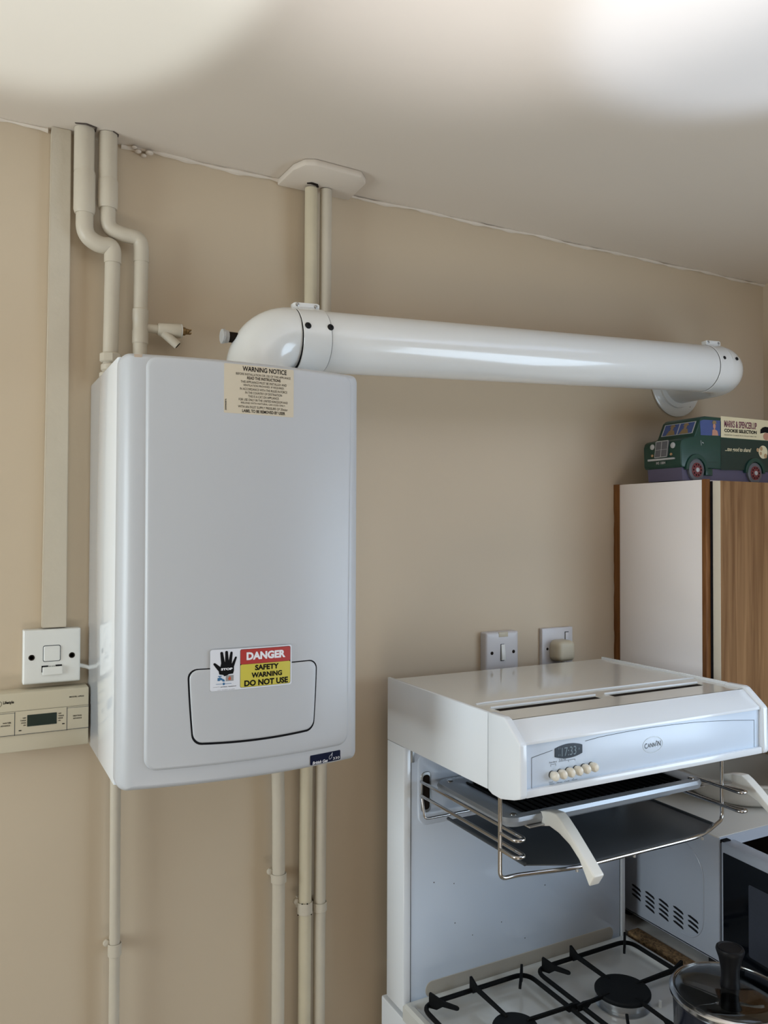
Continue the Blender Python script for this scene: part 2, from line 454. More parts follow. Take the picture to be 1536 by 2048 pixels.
L2 = thing('heating_pipe', 'cream pipe with open-ended drain cock, second from the trunking, above the boiler', 'pipe', (.265, -.03, 1.997), 'cream pipes at the boiler')
pipe_sections(L2, [
    ('lagging', [(.2095, Y, 2.330), (.2095, Y, CEIL-.001)], .0152, None),
    ('lagging', [(.210, Y, 2.285), (.210, Y, 2.290), (.210, Y, 2.330), (.210, Y, 2.334)], [.0150, .0163, .0163, .0152], None),
    ('bend', fillet([(.2105, Y, 2.286), (.2105, Y, 2.254), (.232, Y, 2.247), (.258, Y, 2.246), (.265, Y, 2.236), (.265, Y, 2.205)], [.022, .01, .014, .012], 8), .0125, None),
    ('pipe', [(.265, Y, 2.21), (.264, Y, 1.997)], .0117, None)], M['pipe'])
bm = B()
lathe(bm, [(.0117, 2.066), (.0132, 2.068), (.0132, 2.088), (.0125, 2.09), (.0125, 2.104), (.0132, 2.106), (.0132, 2.124), (.0117, 2.126)], (.2645, Y, 0), n=24)
tube(bm, [(.264, Y, 2.095), (.294, Y, 2.095)], .0075, 16)
obj('tee', bm, M['pipe'], L2)
bm = B()
tube(bm, [(.293, Y, 2.095), (.296, Y, 2.095), (.331, Y, 2.0965)], [.0090, .0112, .0125], 20)
tube(bm, [(.303, Y-.002, 2.090), (.326, Y-.006, 2.070)], [.0080, .0074], 16)
dc = obj('drain_cock', bm, M['pipe'], L2)
obj('outlet_mouth', lathe(B(), [(.0056, 0), (.0056, .0006)], (.3261, Y-.0061, 2.0699), (.22, -.04, -.19), 14), M['crack'], dc)
bm = B()
lathe(bm, [(.0112, 0), (.0120, .001), (.0120, .003), (.0085, .004)], (.3305, Y, 2.0965), (1, 0, .03), 18)
obj('gland_ring', bm, M['plate'], dc)
bm = B()
lathe(bm, [(.0072, 0), (.0072, .006), (.0055, .0075), (.0048, .012), (.003, .0135)], (.3335, Y, 2.0966), (1, 0, .03), 10)
box(bm, .3455, .3500, Y-.0045, Y+.0045, 2.0985, 2.1005); box(bm, .3455, .3500, Y-.0045, Y+.0045, 2.0930, 2.0950)
obj('spindle', bm, M['brass'], dc)
obj('crack', prism(B(), [(.216, -.046), (.2255, -.038), (.2262, -.030), (.2245, -.030), (.224, -.037), (.215, -.0445)], XY, CEIL-.0014, CEIL-.0004), M['hole_edge'], L2, 0, label='dark gap where the pipe meets the ceiling')

R1 = thing('heating_pipe', 'yellowish cream floor-to-ceiling pipe just right of the boiler, left of a pair', 'pipe', (.571, -.03, 0), 'cream pipes at the boiler')
obj('pipe', tube(B(), [(.568, Y, 0), (.568, Y, 1.0), (.570, Y, 1.4), (.573, Y, 2.0), (.573, Y, 2.392)], .0118, 20), M['pipe_yellow'], R1)
clip(R1, .568, Y, 1.064, .0118, .021, M['pipe'])
for k in range(9):
    a = radians(-170+k*38); bm = B(); bmesh.ops.create_icosphere(bm, subdivisions=1, radius=.0012+.0006*random.random(), matrix=Matrix.Translation((.568+.0143*cos(a), Y+.0143*sin(a), 1.0755 if k % 3 else 1.0535)))
    obj('paint_flake', bm, M['crack'], R1)
obj('crack', prism(B(), [(.560, -.041), (.567, -.047), (.580, -.045), (.586, -.036), (.583, -.035), (.577, -.041), (.567, -.043)], XY, CEIL-.0155, CEIL-.0132), M['crack'], R1, 0, label='dark broken hole edge at the ceiling pad')
R2 = thing('heating_pipe', 'slimmer cream floor-to-ceiling pipe right of the boiler, right of a pair', 'pipe', (.600, -.03, 0), 'cream pipes at the boiler')
obj('pipe', tube(B(), [(.597, Y, 0), (.597, Y, 1.0), (.599, Y, 1.4), (.602, Y, 2.0), (.603, Y, 2.395)], .0112, 20), M['pipe'], R2)
clip(R2, .5975, Y, 1.060, .0112, .016, boss=False)
R3 = thing('heating_pipe', 'cream pipe dropping from under the boiler, left of the pair that passes the boiler', 'pipe', (.517, -.03, 0), 'cream pipes at the boiler')
obj('pipe', tube(B(), [(.517, Y, 0), (.517, Y, 1.1), (.516, Y, 1.25), (.5135, Y, 1.345), (.5135, Y, 1.403)], .0116, 20), M['pipe'], R3)
clip(R3, .517, Y, 1.128, .0116, .016)
R4 = thing('gas_pipe', 'thin cream pipe dropping from the bottom left corner of the boiler', 'pipe', (.232, -.03, 0), 'cream pipes at the boiler')
obj('pipe', tube(B(), [(.233, Y, 0), (.233, Y, 1.07), (.2315, Y, 1.40)], .0085, 18), M['pipe'], R4)
clip(R4, .233, Y, 1.068, .0085, .020)

# ------------------------------------------------------------------ trunking, fused spur, programmer on the left
bm = B(); t = bmesh.new()
vv = [t.verts.new(p) for p in ((.1185, -.016, 1.597), (.1555, -.016, 1.597), (.1555, 0, 1.597), (.1185, 0, 1.597), (.1245, -.016, CEIL), (.1545, -.016, CEIL), (.1545, 0, CEIL), (.1245, 0, CEIL))]
for q in ((0, 1, 5, 4), (1, 2, 6, 5), (2, 3, 7, 6), (3, 0, 4, 7), (0, 3, 2, 1), (4, 5, 6, 7)): t.faces.new([vv[i] for i in q])
bmesh.ops.recalc_face_normals(t, faces=t.faces[:]); bmesh.ops.bevel(t, geom=t.edges[:], offset=.0012, segments=2, affect='EDGES'); merge(bm, t)
tag(obj('cable_trunking', bm, M['pipe']), 'long flat cream painted cable trunking from the ceiling down to the fused switch', 'cable trunking')

SP = thing('fused_switch', 'white square fused switch plate below the cable trunking, left of the boiler', 'wall switch', (.1335, 0, 1.509), 'white wall plates')
obj('plate', pillow(B(), .091, .1765, 1.509, 1.595, .002, .003, .003, .0195, XZ, lambda u, v: .020, rings=4, N=6), M['plate'], SP)
obj('rocker', pillow(B(), .121, .1455, 1.5445, 1.5685, .0025, .0015, .0015, .003, XZ, lambda u, v: .0222, rings=3, N=4), M['plate'], SP)
obj('rocker_gap', pillow(B(), .1200, .1465, 1.5435, 1.5695, .003, .0003, .0003, .001, XZ, lambda u, v: .0204, rings=2, N=3), M['line'], SP)
obj('fuse_carrier', pillow(B(), .1195, .1495, 1.5225, 1.5355, .0015, .0012, .0012, .004, XZ, lambda u, v: .0245, rings=3, N=4), M['plate'], SP)
bm = B(); box(bm, .1185, .128, -.0207, -.0195, 1.5345, 1.5375); box(bm, .139, .1485, -.0207, -.0195, 1.5350, 1.5378); box(bm, .1183, .1198, -.0207, -.0195, 1.527, 1.5375)
obj('fuse_slot', bm, M['seam'], SP, 0)
bm = text_bm(B(), 'FUSE', XZ, .1295, .1380, 1.5345, 1.5367, .0212); obj('lettering', bm, M['line'], SP, 0)
for x in (.1035, .1635):
    lathe_bm = lathe(B(), [(.0046, 0), (.0046, .0007), (.003, .0007), (.0028, .0002)], (x, -.0198, 1.5515), (0, -1, 0), 16)
    obj('screw', lathe_bm, M['crack'], SP)
bm = tube(B(), fillet([(.160, -.009, 1.535), (.182, -.010, 1.532), (.200, -.014, 1.5245), (.222, -.014, 1.518)], .01), .0032, 10)
tag(obj('cable', bm, M['plate']), 'short white cable running from the fused switch behind the boiler', 'cable')

PR = thing('heating_programmer', 'cream heating programmer with a small dark display, against the left side of the boiler', 'heating timer', (.117, 0, 1.41))
obj('case', box(B(), .044, .1875, -.040, 0, 1.410, 1.5015, .0022), M['cream_plastic'], PR)
obj('fascia', box(B(), .045, .1870, -.0425, -.036, 1.4365, 1.4730, .0008), M['cream_plastic'], PR)
bm = B()
for a, b in (((.045, 1.4730), (.187, 1.4730)), ((.045, 1.4365), (.187, 1.4365))): strip(bm, [a, b], XZ, .0405, .0006)
strip(bm, [(.1545, 1.4368), (.1545, 1.4725)], XZ, .0427, .0009); strip(bm, [(.079, 1.4368), (.079, 1.4725)], XZ, .0427, .0009)
strip(bm, [(.1545, 1.4715), (.187, 1.4715)], XZ, .0427, .0006); strip(bm, [(.1545, 1.4375), (.187, 1.4375)], XZ, .0427, .0008)
strip(bm, [(.045, 1.4715), (.079, 1.4715)], XZ, .0427, .0006); strip(bm, [(.045, 1.4375), (.1545, 1.4372)], XZ, .0427, .0007)
obj('seams', bm, M['line'], PR, 0)
obj('display', pillow(B(), .0965, .1395, 1.4485, 1.4665, .0006, .0005, .0005, .001, XZ, lambda u, v: .0431, rings=2, N=3), M['lcd'], PR)
bm = B()
text_bm(bm, 'Lifestyle', XZ, .0625, .0775, 1.4845, 1.4905, .0403, .03)
for (u, v) in ((.0560, 1.4865),):
    for k in range(20):
        a0, a1 = 2*pi*k/20, 2*pi*(k+1)/20
        strip(bm, [(u+.0045*cos(a0), v+.0045*sin(a0)), (u+.0045*cos(a1), v+.0045*sin(a1))], XZ, .0403, .0005)
text_bm(bm, 'P', XZ, .0548, .0572, 1.4845, 1.4885, .0403)
text_bm(bm, 'MODEL LP522', XZ, .1580, .1800, 1.4870, 1.4892, .0403, .03)
for i, s in enumerate(('OFF', 'TWICE', 'ONCE', 'ON')):
    w = (.0045, .0082, .0068, .0035)[i]
    text_bm(bm, s, XZ, .0947-w, .0947, 1.4612-i*.0037, 1.4632-i*.0037, .0429, .03)
    text_bm(bm, s, XZ, .1415, .1415+w, 1.4632-i*.0037, 1.4652-i*.0037, .0429, .03)
for (x, z) in ((.0865, 1.4435), (.1492, 1.4475)): strip(bm, [(x-.0015, z), (x+.0015, z)], XZ, .0429, .0015)
text_bm(bm, 'HEATING', XZ, .1635, .1765, 1.4570, 1.4592, .0429, .025); text_bm(bm, 'ADVANCE', XZ, .1635, .1765, 1.4530, 1.4552, .0429, .025)
text_bm(bm, 'WATER', XZ, .0620, .0740, 1.4560, 1.4582, .0429, .025); text_bm(bm, 'ADVANCE', XZ, .0590, .0725, 1.4520, 1.4542, .0429, .025)
obj('lettering', bm, M['ink'], PR, 0)

# ------------------------------------------------------------------ the boiler
BX0, BX1, BZ0, BZ1 = .190, .549, 1.404, 1.996
def arc(u, v=0, add=0):
    t_ = (u-(BX0+BX1)/2)/((BX1-BX0)/2)
    return .2930+.0225*(1-t_*t_)+add
BO = thing('gas_boiler', 'tall white wall-hung gas boiler with warning stickers, a flap and a blue badge', 'boiler', (.3695, 0, BZ0))
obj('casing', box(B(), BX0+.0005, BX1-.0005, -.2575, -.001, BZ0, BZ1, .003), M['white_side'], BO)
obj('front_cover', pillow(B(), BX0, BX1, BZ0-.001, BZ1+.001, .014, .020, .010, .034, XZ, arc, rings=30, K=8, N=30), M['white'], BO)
obj('cover_seam', box(B(), BX0+.0025, BX1-.0025, -.262, -.257, BZ0+.003, BZ1-.003), M['panel'], BO)
def a2(u, v): return arc(u, v, .0038)
def warp_panel(u, v):
    t_ = (v-1.43)/(1.992-1.43)
    return (u+(.002*(1-t_) if u < .37 else -.004*(1-t_))*min(1, abs(u-.37)/.15), v)
obj('raised_panel', pillow(B(), .2205, .5305, 1.431, 1.9925, .017, .0055, .0055, .005, XZ, a2, rings=26, K=5, N=30, warp=warp_panel), M['white'], BO)
def warp_flap(u, v):
    t_ = (1.5635-v)/.1
    c_ = .3725
    return (c_+(u-c_)*(1-.06*max(0, t_)**1.5)+.0012*t_, v-.0035*(1-((u-c_)/.096)**2)*t_)
obj('flap_gap', pillow(B(), .2770, .4690, 1.4620, 1.5655, .013, .0005, .0005, .001, XZ, lambda u, v: arc(u, v, .0040), rings=16, K=2, N=20, warp=warp_flap), M['seam'], BO)
obj('flap', pillow(B(), .2792, .4675, 1.4648, 1.5642, .0125, .0030, .0030, .003, XZ, lambda u, v: arc(u, v, .0056), rings=16, K=5, N=20, warp=warp_flap), M['white'], BO)
# warning notice
wu0, wu1, wv0, wv1 = .3240, .4280, 1.9195, 1.9890
ST = obj('warning_notice', pillow(B(), wu0, wu1, wv0, wv1, .0015, .0001, .0001, .0003, XZ, lambda u, v: arc(u, v, .0041), rings=10, K=1, N=12), M['label_cream'], BO, label='cream paper warning notice stuck at the top of the cover')
def af(u, v, d): return Vector((u, -(arc(u)+d), v))
def N_(u): return wu0+(wu1-wu0)*u
def Nv(v): return wv1-(wv1-wv0)*v
bm = B()
for s, a, b, c, h, bo in (
    ('WARNING NOTICE', .25, .89, .079, .100, .02), ('BEFORE INSTALLATION OR USE OF THIS APPLIANCE', .16, .95, .19, .046, 0),
    ('READ THE INSTRUCTIONS', .315, .80, .262, .060, .02), ('THIS APPLIANCE MUST BE INSTALLED AND', .225, .89, .345, .048, 0),
    ('VENTILATION PROVIDED, IF REQUIRED,', .26, .855, .418, .048, 0), ('IN ACCORDANCE WITH THE RULES IN FORCE', .215, .90, .49, .048, 0),
    ('IN THE COUNTRY OF DESTINATION', .29, .82, .563, .048, 0), ('THIS IS A CAT.I2H APPLIANCE.', .33, .78, .635, .048, 0),
    ('FOR USE ONLY IN THE UNITED KINGDOM AND', .20, .91, .708, .048, 0), ('IRELAND WITH NATURAL GAS (G20) ONLY,', .23, .875, .78, .048, 0),
    ('WITH AN INLET SUPPLY PRESSURE OF 20mbar', .19, .91, .853, .050, 0), ('LABEL TO BE REMOVED BY USER', .25, .87, .935, .062, .02)):
    text_bm(bm, s, af, N_(a), N_(b), Nv(c+h/2), Nv(c-h/2), .0044, bo)
text_bm(bm, '2000460876', af, N_(.012), N_(.034), Nv(.95), Nv(.72), .0044, .01, rot=True)
obj('lettering', bm, M['ink'], ST, 0)
# danger sticker
su0, su1, sv0, sv1 = .3072, .4264, 1.5335, 1.5905
def S(px, py):
    top = 165-.043*(px-120); bot = 720-.087*(px-120)
    u = (px-120)/1045.; v = (py-top)/(bot-top)
    return (su0+(su1-su0)*u, sv1-(sv1-sv0)*v)
DS = obj('danger_sticker', pillow(B(), su0, su1, sv0, sv1, .003, .0001, .0001, .0004, XZ, lambda u, v: arc(u, v, .0062), rings=10, K=1, N=12), M['sticker_white'], BO, label='white, red and yellow danger sticker with a black hand over the flap')
def sect(u0, u1, v0, v1, m, nm, d, r=.0003):
    a = su0+(su1-su0)*u0; b = su0+(su1-su0)*u1; c = sv1-(sv1-sv0)*v1; e = sv1-(sv1-sv0)*v0
    return obj(nm, pillow(B(), a, b, c, e, r, .0001, .0001, .0001, XZ, lambda u, v: arc(u, v, d), rings=8, K=1, N=8), m, DS)
sect(.349, .983, .028, .965, M['ink'], 'black_border', .00635, .0025)
sect(.353, .980, .035, .398, M['red'], 'red_field', .00650, .0022)
sect(.353, .980, .403, .958, M['yellow'], 'yellow_field', .00650, .0022)
def stx(bm, s, u0, u1, vc, h, d, bo=.04):
    return text_bm(bm, s, af, su0+(su1-su0)*u0, su0+(su1-su0)*u1, sv1-(sv1-sv0)*(vc+h/2), sv1-(sv1-sv0)*(vc-h/2), d, bo)
obj('danger_word', stx(B(), 'DANGER', .425, .915, .205, .195, .00675, .05), M['white_ink'], DS, 0)
bm = B(); stx(bm, 'SAFETY', .53, .83, .500, .135, .00675); stx(bm, 'WARNING', .487, .872, .680, .130, .00675); stx(bm, 'DO NOT USE', .40, .95, .868, .150, .00675)
obj('lettering', bm, M['ink'], DS, 0)
bm = B()   # black hand: finger strips, thumb and palm
def cap(bm, p, q, r0, r1):
    p = Vector((*p, 0)); q = Vector((*q, 0)); t_ = (q-p).normalized(); nn = Vector((-t_.y, t_.x, 0)); pts = []
    for k in range(9):
        a = -pi/2+pi*k/8; pts.append(q+(t_*cos(a)+nn*sin(a))*r1)
    for k in range(9):
        a = pi/2+pi*k/8; pts.append(p+(t_*cos(a)+nn*sin(a))*r0)
    poly(bm, [S(v.x, v.y) for v in pts], af, .00645)
cap(bm, (275, 350), (256, 208), 24, 17); cap(bm, (322, 345), (316, 196), 24, 17); cap(bm, (358, 350), (376, 205), 22, 15); cap(bm, (388, 385), (431, 268), 20, 12); cap(bm, (262, 450), (172, 356), 34, 16)
poly(bm, [S(*q) for q in ((250, 345), (300, 322), (345, 322), (388, 350), (408, 385), (408, 440), (398, 480), (345, 488), (330, 500), (292, 516), (275, 498), (228, 492), (222, 455), (240, 400))], af, .00645)
obj('black_hand', bm, M['ink'], DS, 0)
bm = B(); c0 = S(248, 440); c1 = S(390, 400); text_bm(bm, 'STOP', af, c0[0], c1[0], c0[1], c1[1], .0068, .05); obj('stop_word', bm, M['white_ink'], DS, 0)
bm = B()   # tap
for q in (((208, 540), (250, 532), (262, 545), (292, 560), (296, 585), (270, 585), (262, 570), (240, 568), (236, 578), (208, 578)), ((214, 512), (258, 508), (258, 520), (214, 524)), ((230, 522), (240, 522), (240, 540), (230, 540))):
    poly(bm, [S(*p) for p in q], af, .00645)
strip(bm, [S(190, 624), S(378, 608)], af, .00645, .0005); disc(bm, *S(284, 616), .0015, .0018, af, .0065)
obj('tap_picture', bm, M['blue_ink'], DS, 0)
bm = B(); poly(bm, [S(*p) for p in ((308, 504), (404, 498), (404, 574), (308, 582))], af, .00640); obj('heater_picture', bm, M['grey_ink'], DS, 0)
bm = B(); poly(bm, [S(*p) for p in ((356, 508), (372, 538), (370, 560), (354, 568), (338, 560), (336, 540), (348, 530))], af, .00650); obj('flame_picture', bm, M['flame_ink'], DS, 0)
bm = B()
for s, a, b in (('GAS SAFE REG', (155, 664), (236, 650)), ('07903 960029', (246, 664), (436, 634)), ('Tel  01983 21308', (206, 702), (418, 676))):
    c0 = S(*a); c1 = S(*b); text_bm(bm, s, af, c0[0], c1[0], min(c0[1], c1[1])-.0001, max(c0[1], c1[1])-.0004, .00645, .012)
obj('small_lettering', bm, M['ink'], DS, 0)
# maker's badge
bm = pillow(B(), .4600, .5125, 1.4098, 1.4240, .0015, .0004, .0004, .0012, XZ, lambda u, v: arc(u, v, .0012), rings=6, K=2, N=8)
BA = obj('badge', bm, M['navy'], BO, label='small dark blue maker badge with white lettering')
bm = B(); text_bm(bm, 'British Gas', af, .4635, .4895, 1.4106, 1.4150, .0015, .02, .25); text_bm(bm, '330', af, .4990, .5105, 1.4118, 1.4155, .0015, 0)
obj('lettering', bm, M['white_ink'], BA, 0)
bm = B()
loop = [(.4945+.0023*cos(a)+.0010*sin(a), 1.4168+.0030*sin(a)) for a in [2*pi*k/16 for k in range(16)]]
strip(bm, loop+[loop[0]], af, .0015, .0005); strip(bm, [(.4955, 1.4195), (.4978, 1.4228), (.4972, 1.4180)], af, .0015, .0005)
obj('flame_logo', bm, M['sticker_white'], BA, 0)
# paint stains near the top left corner
bm = B()
poly(bm, [(.2055, 1.9935), (.2165, 1.9935), (.2150, 1.9880), (.2120, 1.9850), (.2125, 1.9800), (.2100, 1.9800), (.2095, 1.9855), (.2065, 1.9870)], af, -.0006)
obj('stain', bm, M['rust'], BO, 0)

# ------------------------------------------------------------------ the flue
FL = thing('flue', 'large white flue pipe rising from the boiler and running right to the wall', 'flue pipe', (.43, -.15, 1.996))
r = .0525
def fz(x): return 2.0765+(x-.545)*.0478
# elbow: vertical leg then bend to the right
cx, cz = .490, 2.0765-.0610
pts = [(.4295, -.15, 1.9965), (.4295, -.15, cz)]
for k in range(1, 17):
    a = pi-pi/2*k/16; pts.append((cx+.0605*cos(a), -.15, cz+.0605*sin(a)))
obj('elbow', tube(B(), pts, r-.001, 44), M['flue'], FL)
dirv = Vector((1, 0, .0478)).normalized()
def flseg(nm, x0, x1, rr, m=None, lips=True):
    bm = B(); c = Vector((x0, -.15, fz(x0))); L = (x1-x0)
    lathe(bm, [(rr-.0012, 0), (rr, .0012), (rr, L-.0012), (rr-.0012, L)], c, dirv, 56)
    return obj(nm, bm, m or M['flue'], FL)
flseg('collar', .4895, .5400, r+.0016)
flseg('duct', .5405, 1.4740, r-.0005)
flseg('collar', 1.4745, 1.5150, r+.0008)
for nm, x0 in (('seam_ring', .4885), ('seam_ring', .5400), ('seam_ring', 1.4738)):
    flseg(nm, x0, x0+.0010, r+.0008 if x0 < .5 else r-.0003, M['seam'] if x0 < .5 else M['flue_line'])
# end elbow turning into the wall
pts = []; ex = 1.512; ez = fz(1.515)
for k in range(0, 17):
    a = -pi/2+pi/2*k/16; pts.append((ex+.048*cos(a), -.102+.048*sin(a), ez-.002*k/16))
pts.append((ex+.048, -.012, ez-.003))
obj('elbow', tube(B(), pts, r, 44), M['flue'], FL)
obj('wall_plate', lathe(B(), [(.080, 0), (.083, .0015), (.083, .004), (.080, .0055), (.062, .0065), (.061, .011), (.056, .012)], (1.556, -.0005, 2.118), (0, -1, 0), 56), M['flue'], FL, label='round white cover plate at the wall')
obj('screw', screw_bm((1.600, -.005, 2.063), (0, -1, 0), .003), M['crack'], FL)
# screws through collars
def fscrew(px, py, rad, rr):
    x = px
    a = py
    c = Vector((x, -.15, fz(x))); n = Vector((0, -cos(a), sin(a)))
    obj('screw', lathe(B(), [(rad, 0), (rad, .0012), (rad*.7, .0018), (rad*.35, .0018), (rad*.3, .0008)], c+n*(rr-.0004), n, 16), M['black'], FL)
fscrew(.4975, .26, .0055, r+.0016); fscrew(.5375, .26, .0055, r+.0016)
fscrew(1.4875, .30, .0040, r+.0008); fscrew(1.528, .30, .0040, r+.0004)
# clamp lugs on top
for (x0, x1) in ((.486, .533), (1.470, 1.517)):
    z0 = fz(x0)+r-.002
    bm = prism(B(), [(x0, z0), (x1, z0+.002), (x1, z0+.0105), (x1-.004, z0+.0125), (x0+.004, z0+.0105), (x0, z0+.009)], XZ, .153, .166, bev=.0008)
    lg = obj('clamp_lug', bm, M['flue'], FL)
    for x in (x0+.007, x1-.007): obj('screw', screw_bm((x, -.1658, z0+.0068), (0, -1, 0), .0032), M['steel_dull'], lg)
# sampling cap on the left of the elbow
obj('sampling_stub', lathe(B(), [(.0085, 0), (.0085, .02)], (.396, -.150, 2.067), (-1, 0, .0), 14), M['crack'], FL)
obj('sampling_cap', lathe(B(), [(.0095, 0), (.0105, .001), (.0105, .006), (.0122, .007), (.0122, .0105), (.0110, .0115)], (.3800, -.150, 2.067), (-1, 0, .0), 10), M['cap_grey'], FL, label='small grey plastic cap on the flue elbow')

# ------------------------------------------------------------------ switch and socket above the cooker
SW = thing('isolator_switch', 'white switch plate with a slim rocker on the wall behind the cooker', 'wall switch', (1.0195, 0, 1.456), 'white wall plates')
plate = pillow(B(), .977, 1.062, 1.456, 1.540, .004, .005, .005, .0195, XZ, lambda u, v: .020, rings=4, N=6)
obj('plate', plate, M['plate_grey'], SW)
obj('knockout', box(B(), 1.010, 1.034, -.0206, -.008, 1.529, 1.5392, .0008), M['cream_plastic'], SW)
obj('rocker_gap', box(B(), 1.0145, 1.0240, -.0204, -.0195, 1.4785, 1.5145), M['line'], SW, 0)
bm = prism(B(), [(-.0205, 1.480), (-.0250, 1.481), (-.0235, 1.497), (-.0212, 1.5135), (-.0205, 1.5135)], YZ, 1.0155, 1.0250, bev=.0005)
obj('rocker', bm, M['plate'], SW)
for x in (.9925, 1.0485): obj('screw', lathe(B(), [(.0036, 0), (.0036, .0006), (.002, .0006), (.0018, .0002)], (x, -.0199, 1.4965), (0, -1, 0), 14), M['crack'], SW)
SK = thing('socket_outlet', 'white single socket outlet on the wall behind the cooker, beside the cupboard', 'socket', (1.1775, 0, 1.453), 'white wall plates')
obj('plate', pillow(B(), 1.134, 1.2215, 1.453, 1.539, .002, .0025, .0025, .0085, XZ, lambda u, v: .009, rings=4, N=6), M['plate_grey'], SK)
obj('rocker', box(B(), 1.199, 1.208, -.0118, -.008, 1.5065, 1.5275, .0006), M['plate_grey'], SK)
obj('rocker_gap', box(B(), 1.1978, 1.2090, -.0094, -.0085, 1.5060, 1.5290), M['line'], SK, 0)
for x in (1.149, 1.2105): obj('screw', lathe(B(), [(.003, 0), (.003, .0006)], (x, -.0088, 1.4935), (0, -1, 0), 12), M['crack'], SK)
PL = thing('plug', 'cream three-pin plug pushed into the socket behind the cooker', 'plug', (1.181, -.0095, 1.468))
bm = pillow(B(), 1.1560, 1.2040, 1.4680, 1.5130, .012, .011, .009, .030, XZ, lambda u, v: .0400, rings=5, K=6, N=5,
            warp=lambda u, v: (u+(.002 if u < 1.18 else -.002)*(1.513-v)/.045*-1, v))
obj('plug_body', bm, M['cream_plastic'], PL)
obj('flex', tube(B(), fillet([(1.180, -.024, 1.470), (1.181, -.024, 1.45), (1.182, -.028, 1.36), (1.185, -.035, 1.1)], .03), [.0062]*8+[.0045]*8, 12), M['plate'], PL)

# ------------------------------------------------------------------ wall cupboard
CB = thing('wall_cupboard', 'wall cupboard with white side, brown wooden edges and an oak-look door', 'cupboard', (1.61, 0, 1.30))
CZ0, CZ1 = 1.30, 1.862
obj('side_panel', box(B(), 1.3545, 1.3720, -.2525, -.018, CZ0, CZ1-.001, .0004), M['lam_white'], CB)
bm = B(); t = bmesh.new()
prev = None; n_ = 60
rows = []
for i in range(n_+1):
    z = CZ0+(CZ1-CZ0)*i/n_; w = -.0005-.0018*(sin(z*47)+sin(z*113+1))*.5
    rows.append([t.verts.new(p) for p in ((1.3530, -.0185, z), (1.3530, min(-.0002, w), z), (1.372, -.0002, z), (1.372, -.0185, z))])
for i in range(n_):
    for k in range(4): t.faces.new((rows[i][k], rows[i][(k+1) % 4], rows[i+1][(k+1) % 4], rows[i+1][k]))
t.faces.new(rows[0]); t.faces.new(rows[-1][::-1]); merge(bm, t)
obj('scribe_strip', bm, M['brown_wood'], CB, label='brown stained strip against the wall')
obj('front_lipping', box(B(), 1.3535, 1.3665, -.2625, -.2520, CZ0, CZ1, .0006), M['brown_wood'], CB, label='brown wooden front edge')
obj('carcass', box(B(), 1.3725, XR-.001, -.258, -.001, CZ0, CZ1-.002), M['lam_white'], CB)
dr = obj('door', box(B(), 1.3700, 1.872, -.2845, -.2655, CZ0, CZ1-.004, .0006), [M['oak'], M['door_edge']], CB, smooth=0, label='oak-look door with a pale edging strip')
for p in dr.data.polygons:
    if abs(p.normal.x) > .5: p.material_index = 1
obj('hinge_gap', box(B(), 1.3668, 1.3725, -.2656, -.2580, CZ0, CZ1-.004), M['seam'], CB, 0)

# ------------------------------------------------------------------ biscuit tin shaped like a van
VT = thing('biscuit_tin', 'green van-shaped biscuit tin standing on top of the wall cupboard', 'biscuit tin', (1.52, -.137, 1.863))
y0v, y1v = .084, .190
prof = [(1.368, 1.8915), (1.364, 1.897), (1.3625, 1.940), (1.366, 1.949), (1.372, 1.953), (1.404, 1.960), (1.4075, 1.965), (1.4230, 1.998), (1.4300, 2.0035), (1.4370, 2.006), (1.665, 2.006), (1.665, 1.8915)]
obj('tin_body', prism(B(), prof, XZ, y0v, y1v, bev=.0022, seg=3), M['green'], VT)
obj('tin_base', prism(B(), [(1.372, 1.8640), (1.369, 1.8925), (1.660, 1.8925), (1.660, 1.8640)], XZ, y0v+.006, y1v-.004), M['tin_purple'], VT, label='purple chassis band')
def vs_(px, py, y=-.1905): p = at(px, py, 1, y); return (p.x, p.z)
def zz(x, y): return (1270+x/5.775, 810+y/5.775)
def vside(q): return [vs_(*zz(*p)) for p in q]
# raised strip on the side: darker load body, cream sign
obj('load_side', poly(B(), vside([(992, 385), (1640, 430), (1640, 750), (1000, 750)]), XZ, .1903), M['green_dark'], VT, 0)
sg = obj('sign_board', poly(B(), vside([(990, 128), (1640, 190), (1640, 420), (990, 372)]), XZ, .1906), M['tin_cream'], VT, 0, label='cream sign board on the side')
bm = B()
def vtext(bm, s, quad, d=.1909, bo=.02, shear=0):
    (ax, ay), (bx, by), h = quad      # left-bottom, right-bottom (zoom pixels), letter height
    A = vs_(*zz(ax, ay)); Bq = vs_(*zz(bx, by)); H = vs_(*zz(ax, ay-h))
    dh = H[1]-A[1]; sl = (Bq[1]-A[1])/(Bq[0]-A[0])
    return text_bm(bm, s, lambda u, v, dd: XZ(u, v+sl*(u-A[0]), dd), A[0], Bq[0], A[1], A[1]+dh, d, bo, shear)
vtext(bm, 'MARKS & SPENCER.UP', ((1030, 255), (1405, 285), 80), bo=.03); obj('sign_title', bm, M['tin_maroon'], sg, 0)
bm = vtext(B(), 'COOKIE SELECTION', ((1030, 312), (1405, 338), 40), bo=.04)
vtext(bm, 'ASSORTED COOKIES IN A COLLECTABLE TIN', ((1030, 350), (1400, 374), 12), bo=0)
obj('sign_lettering', bm, M['ink'], sg, 0)
obj('script_lettering', vtext(B(), '...too good to share!', ((1040, 545), (1340, 560), 62), bo=.02, shear=.3), M['tin_cream'], VT, 0)
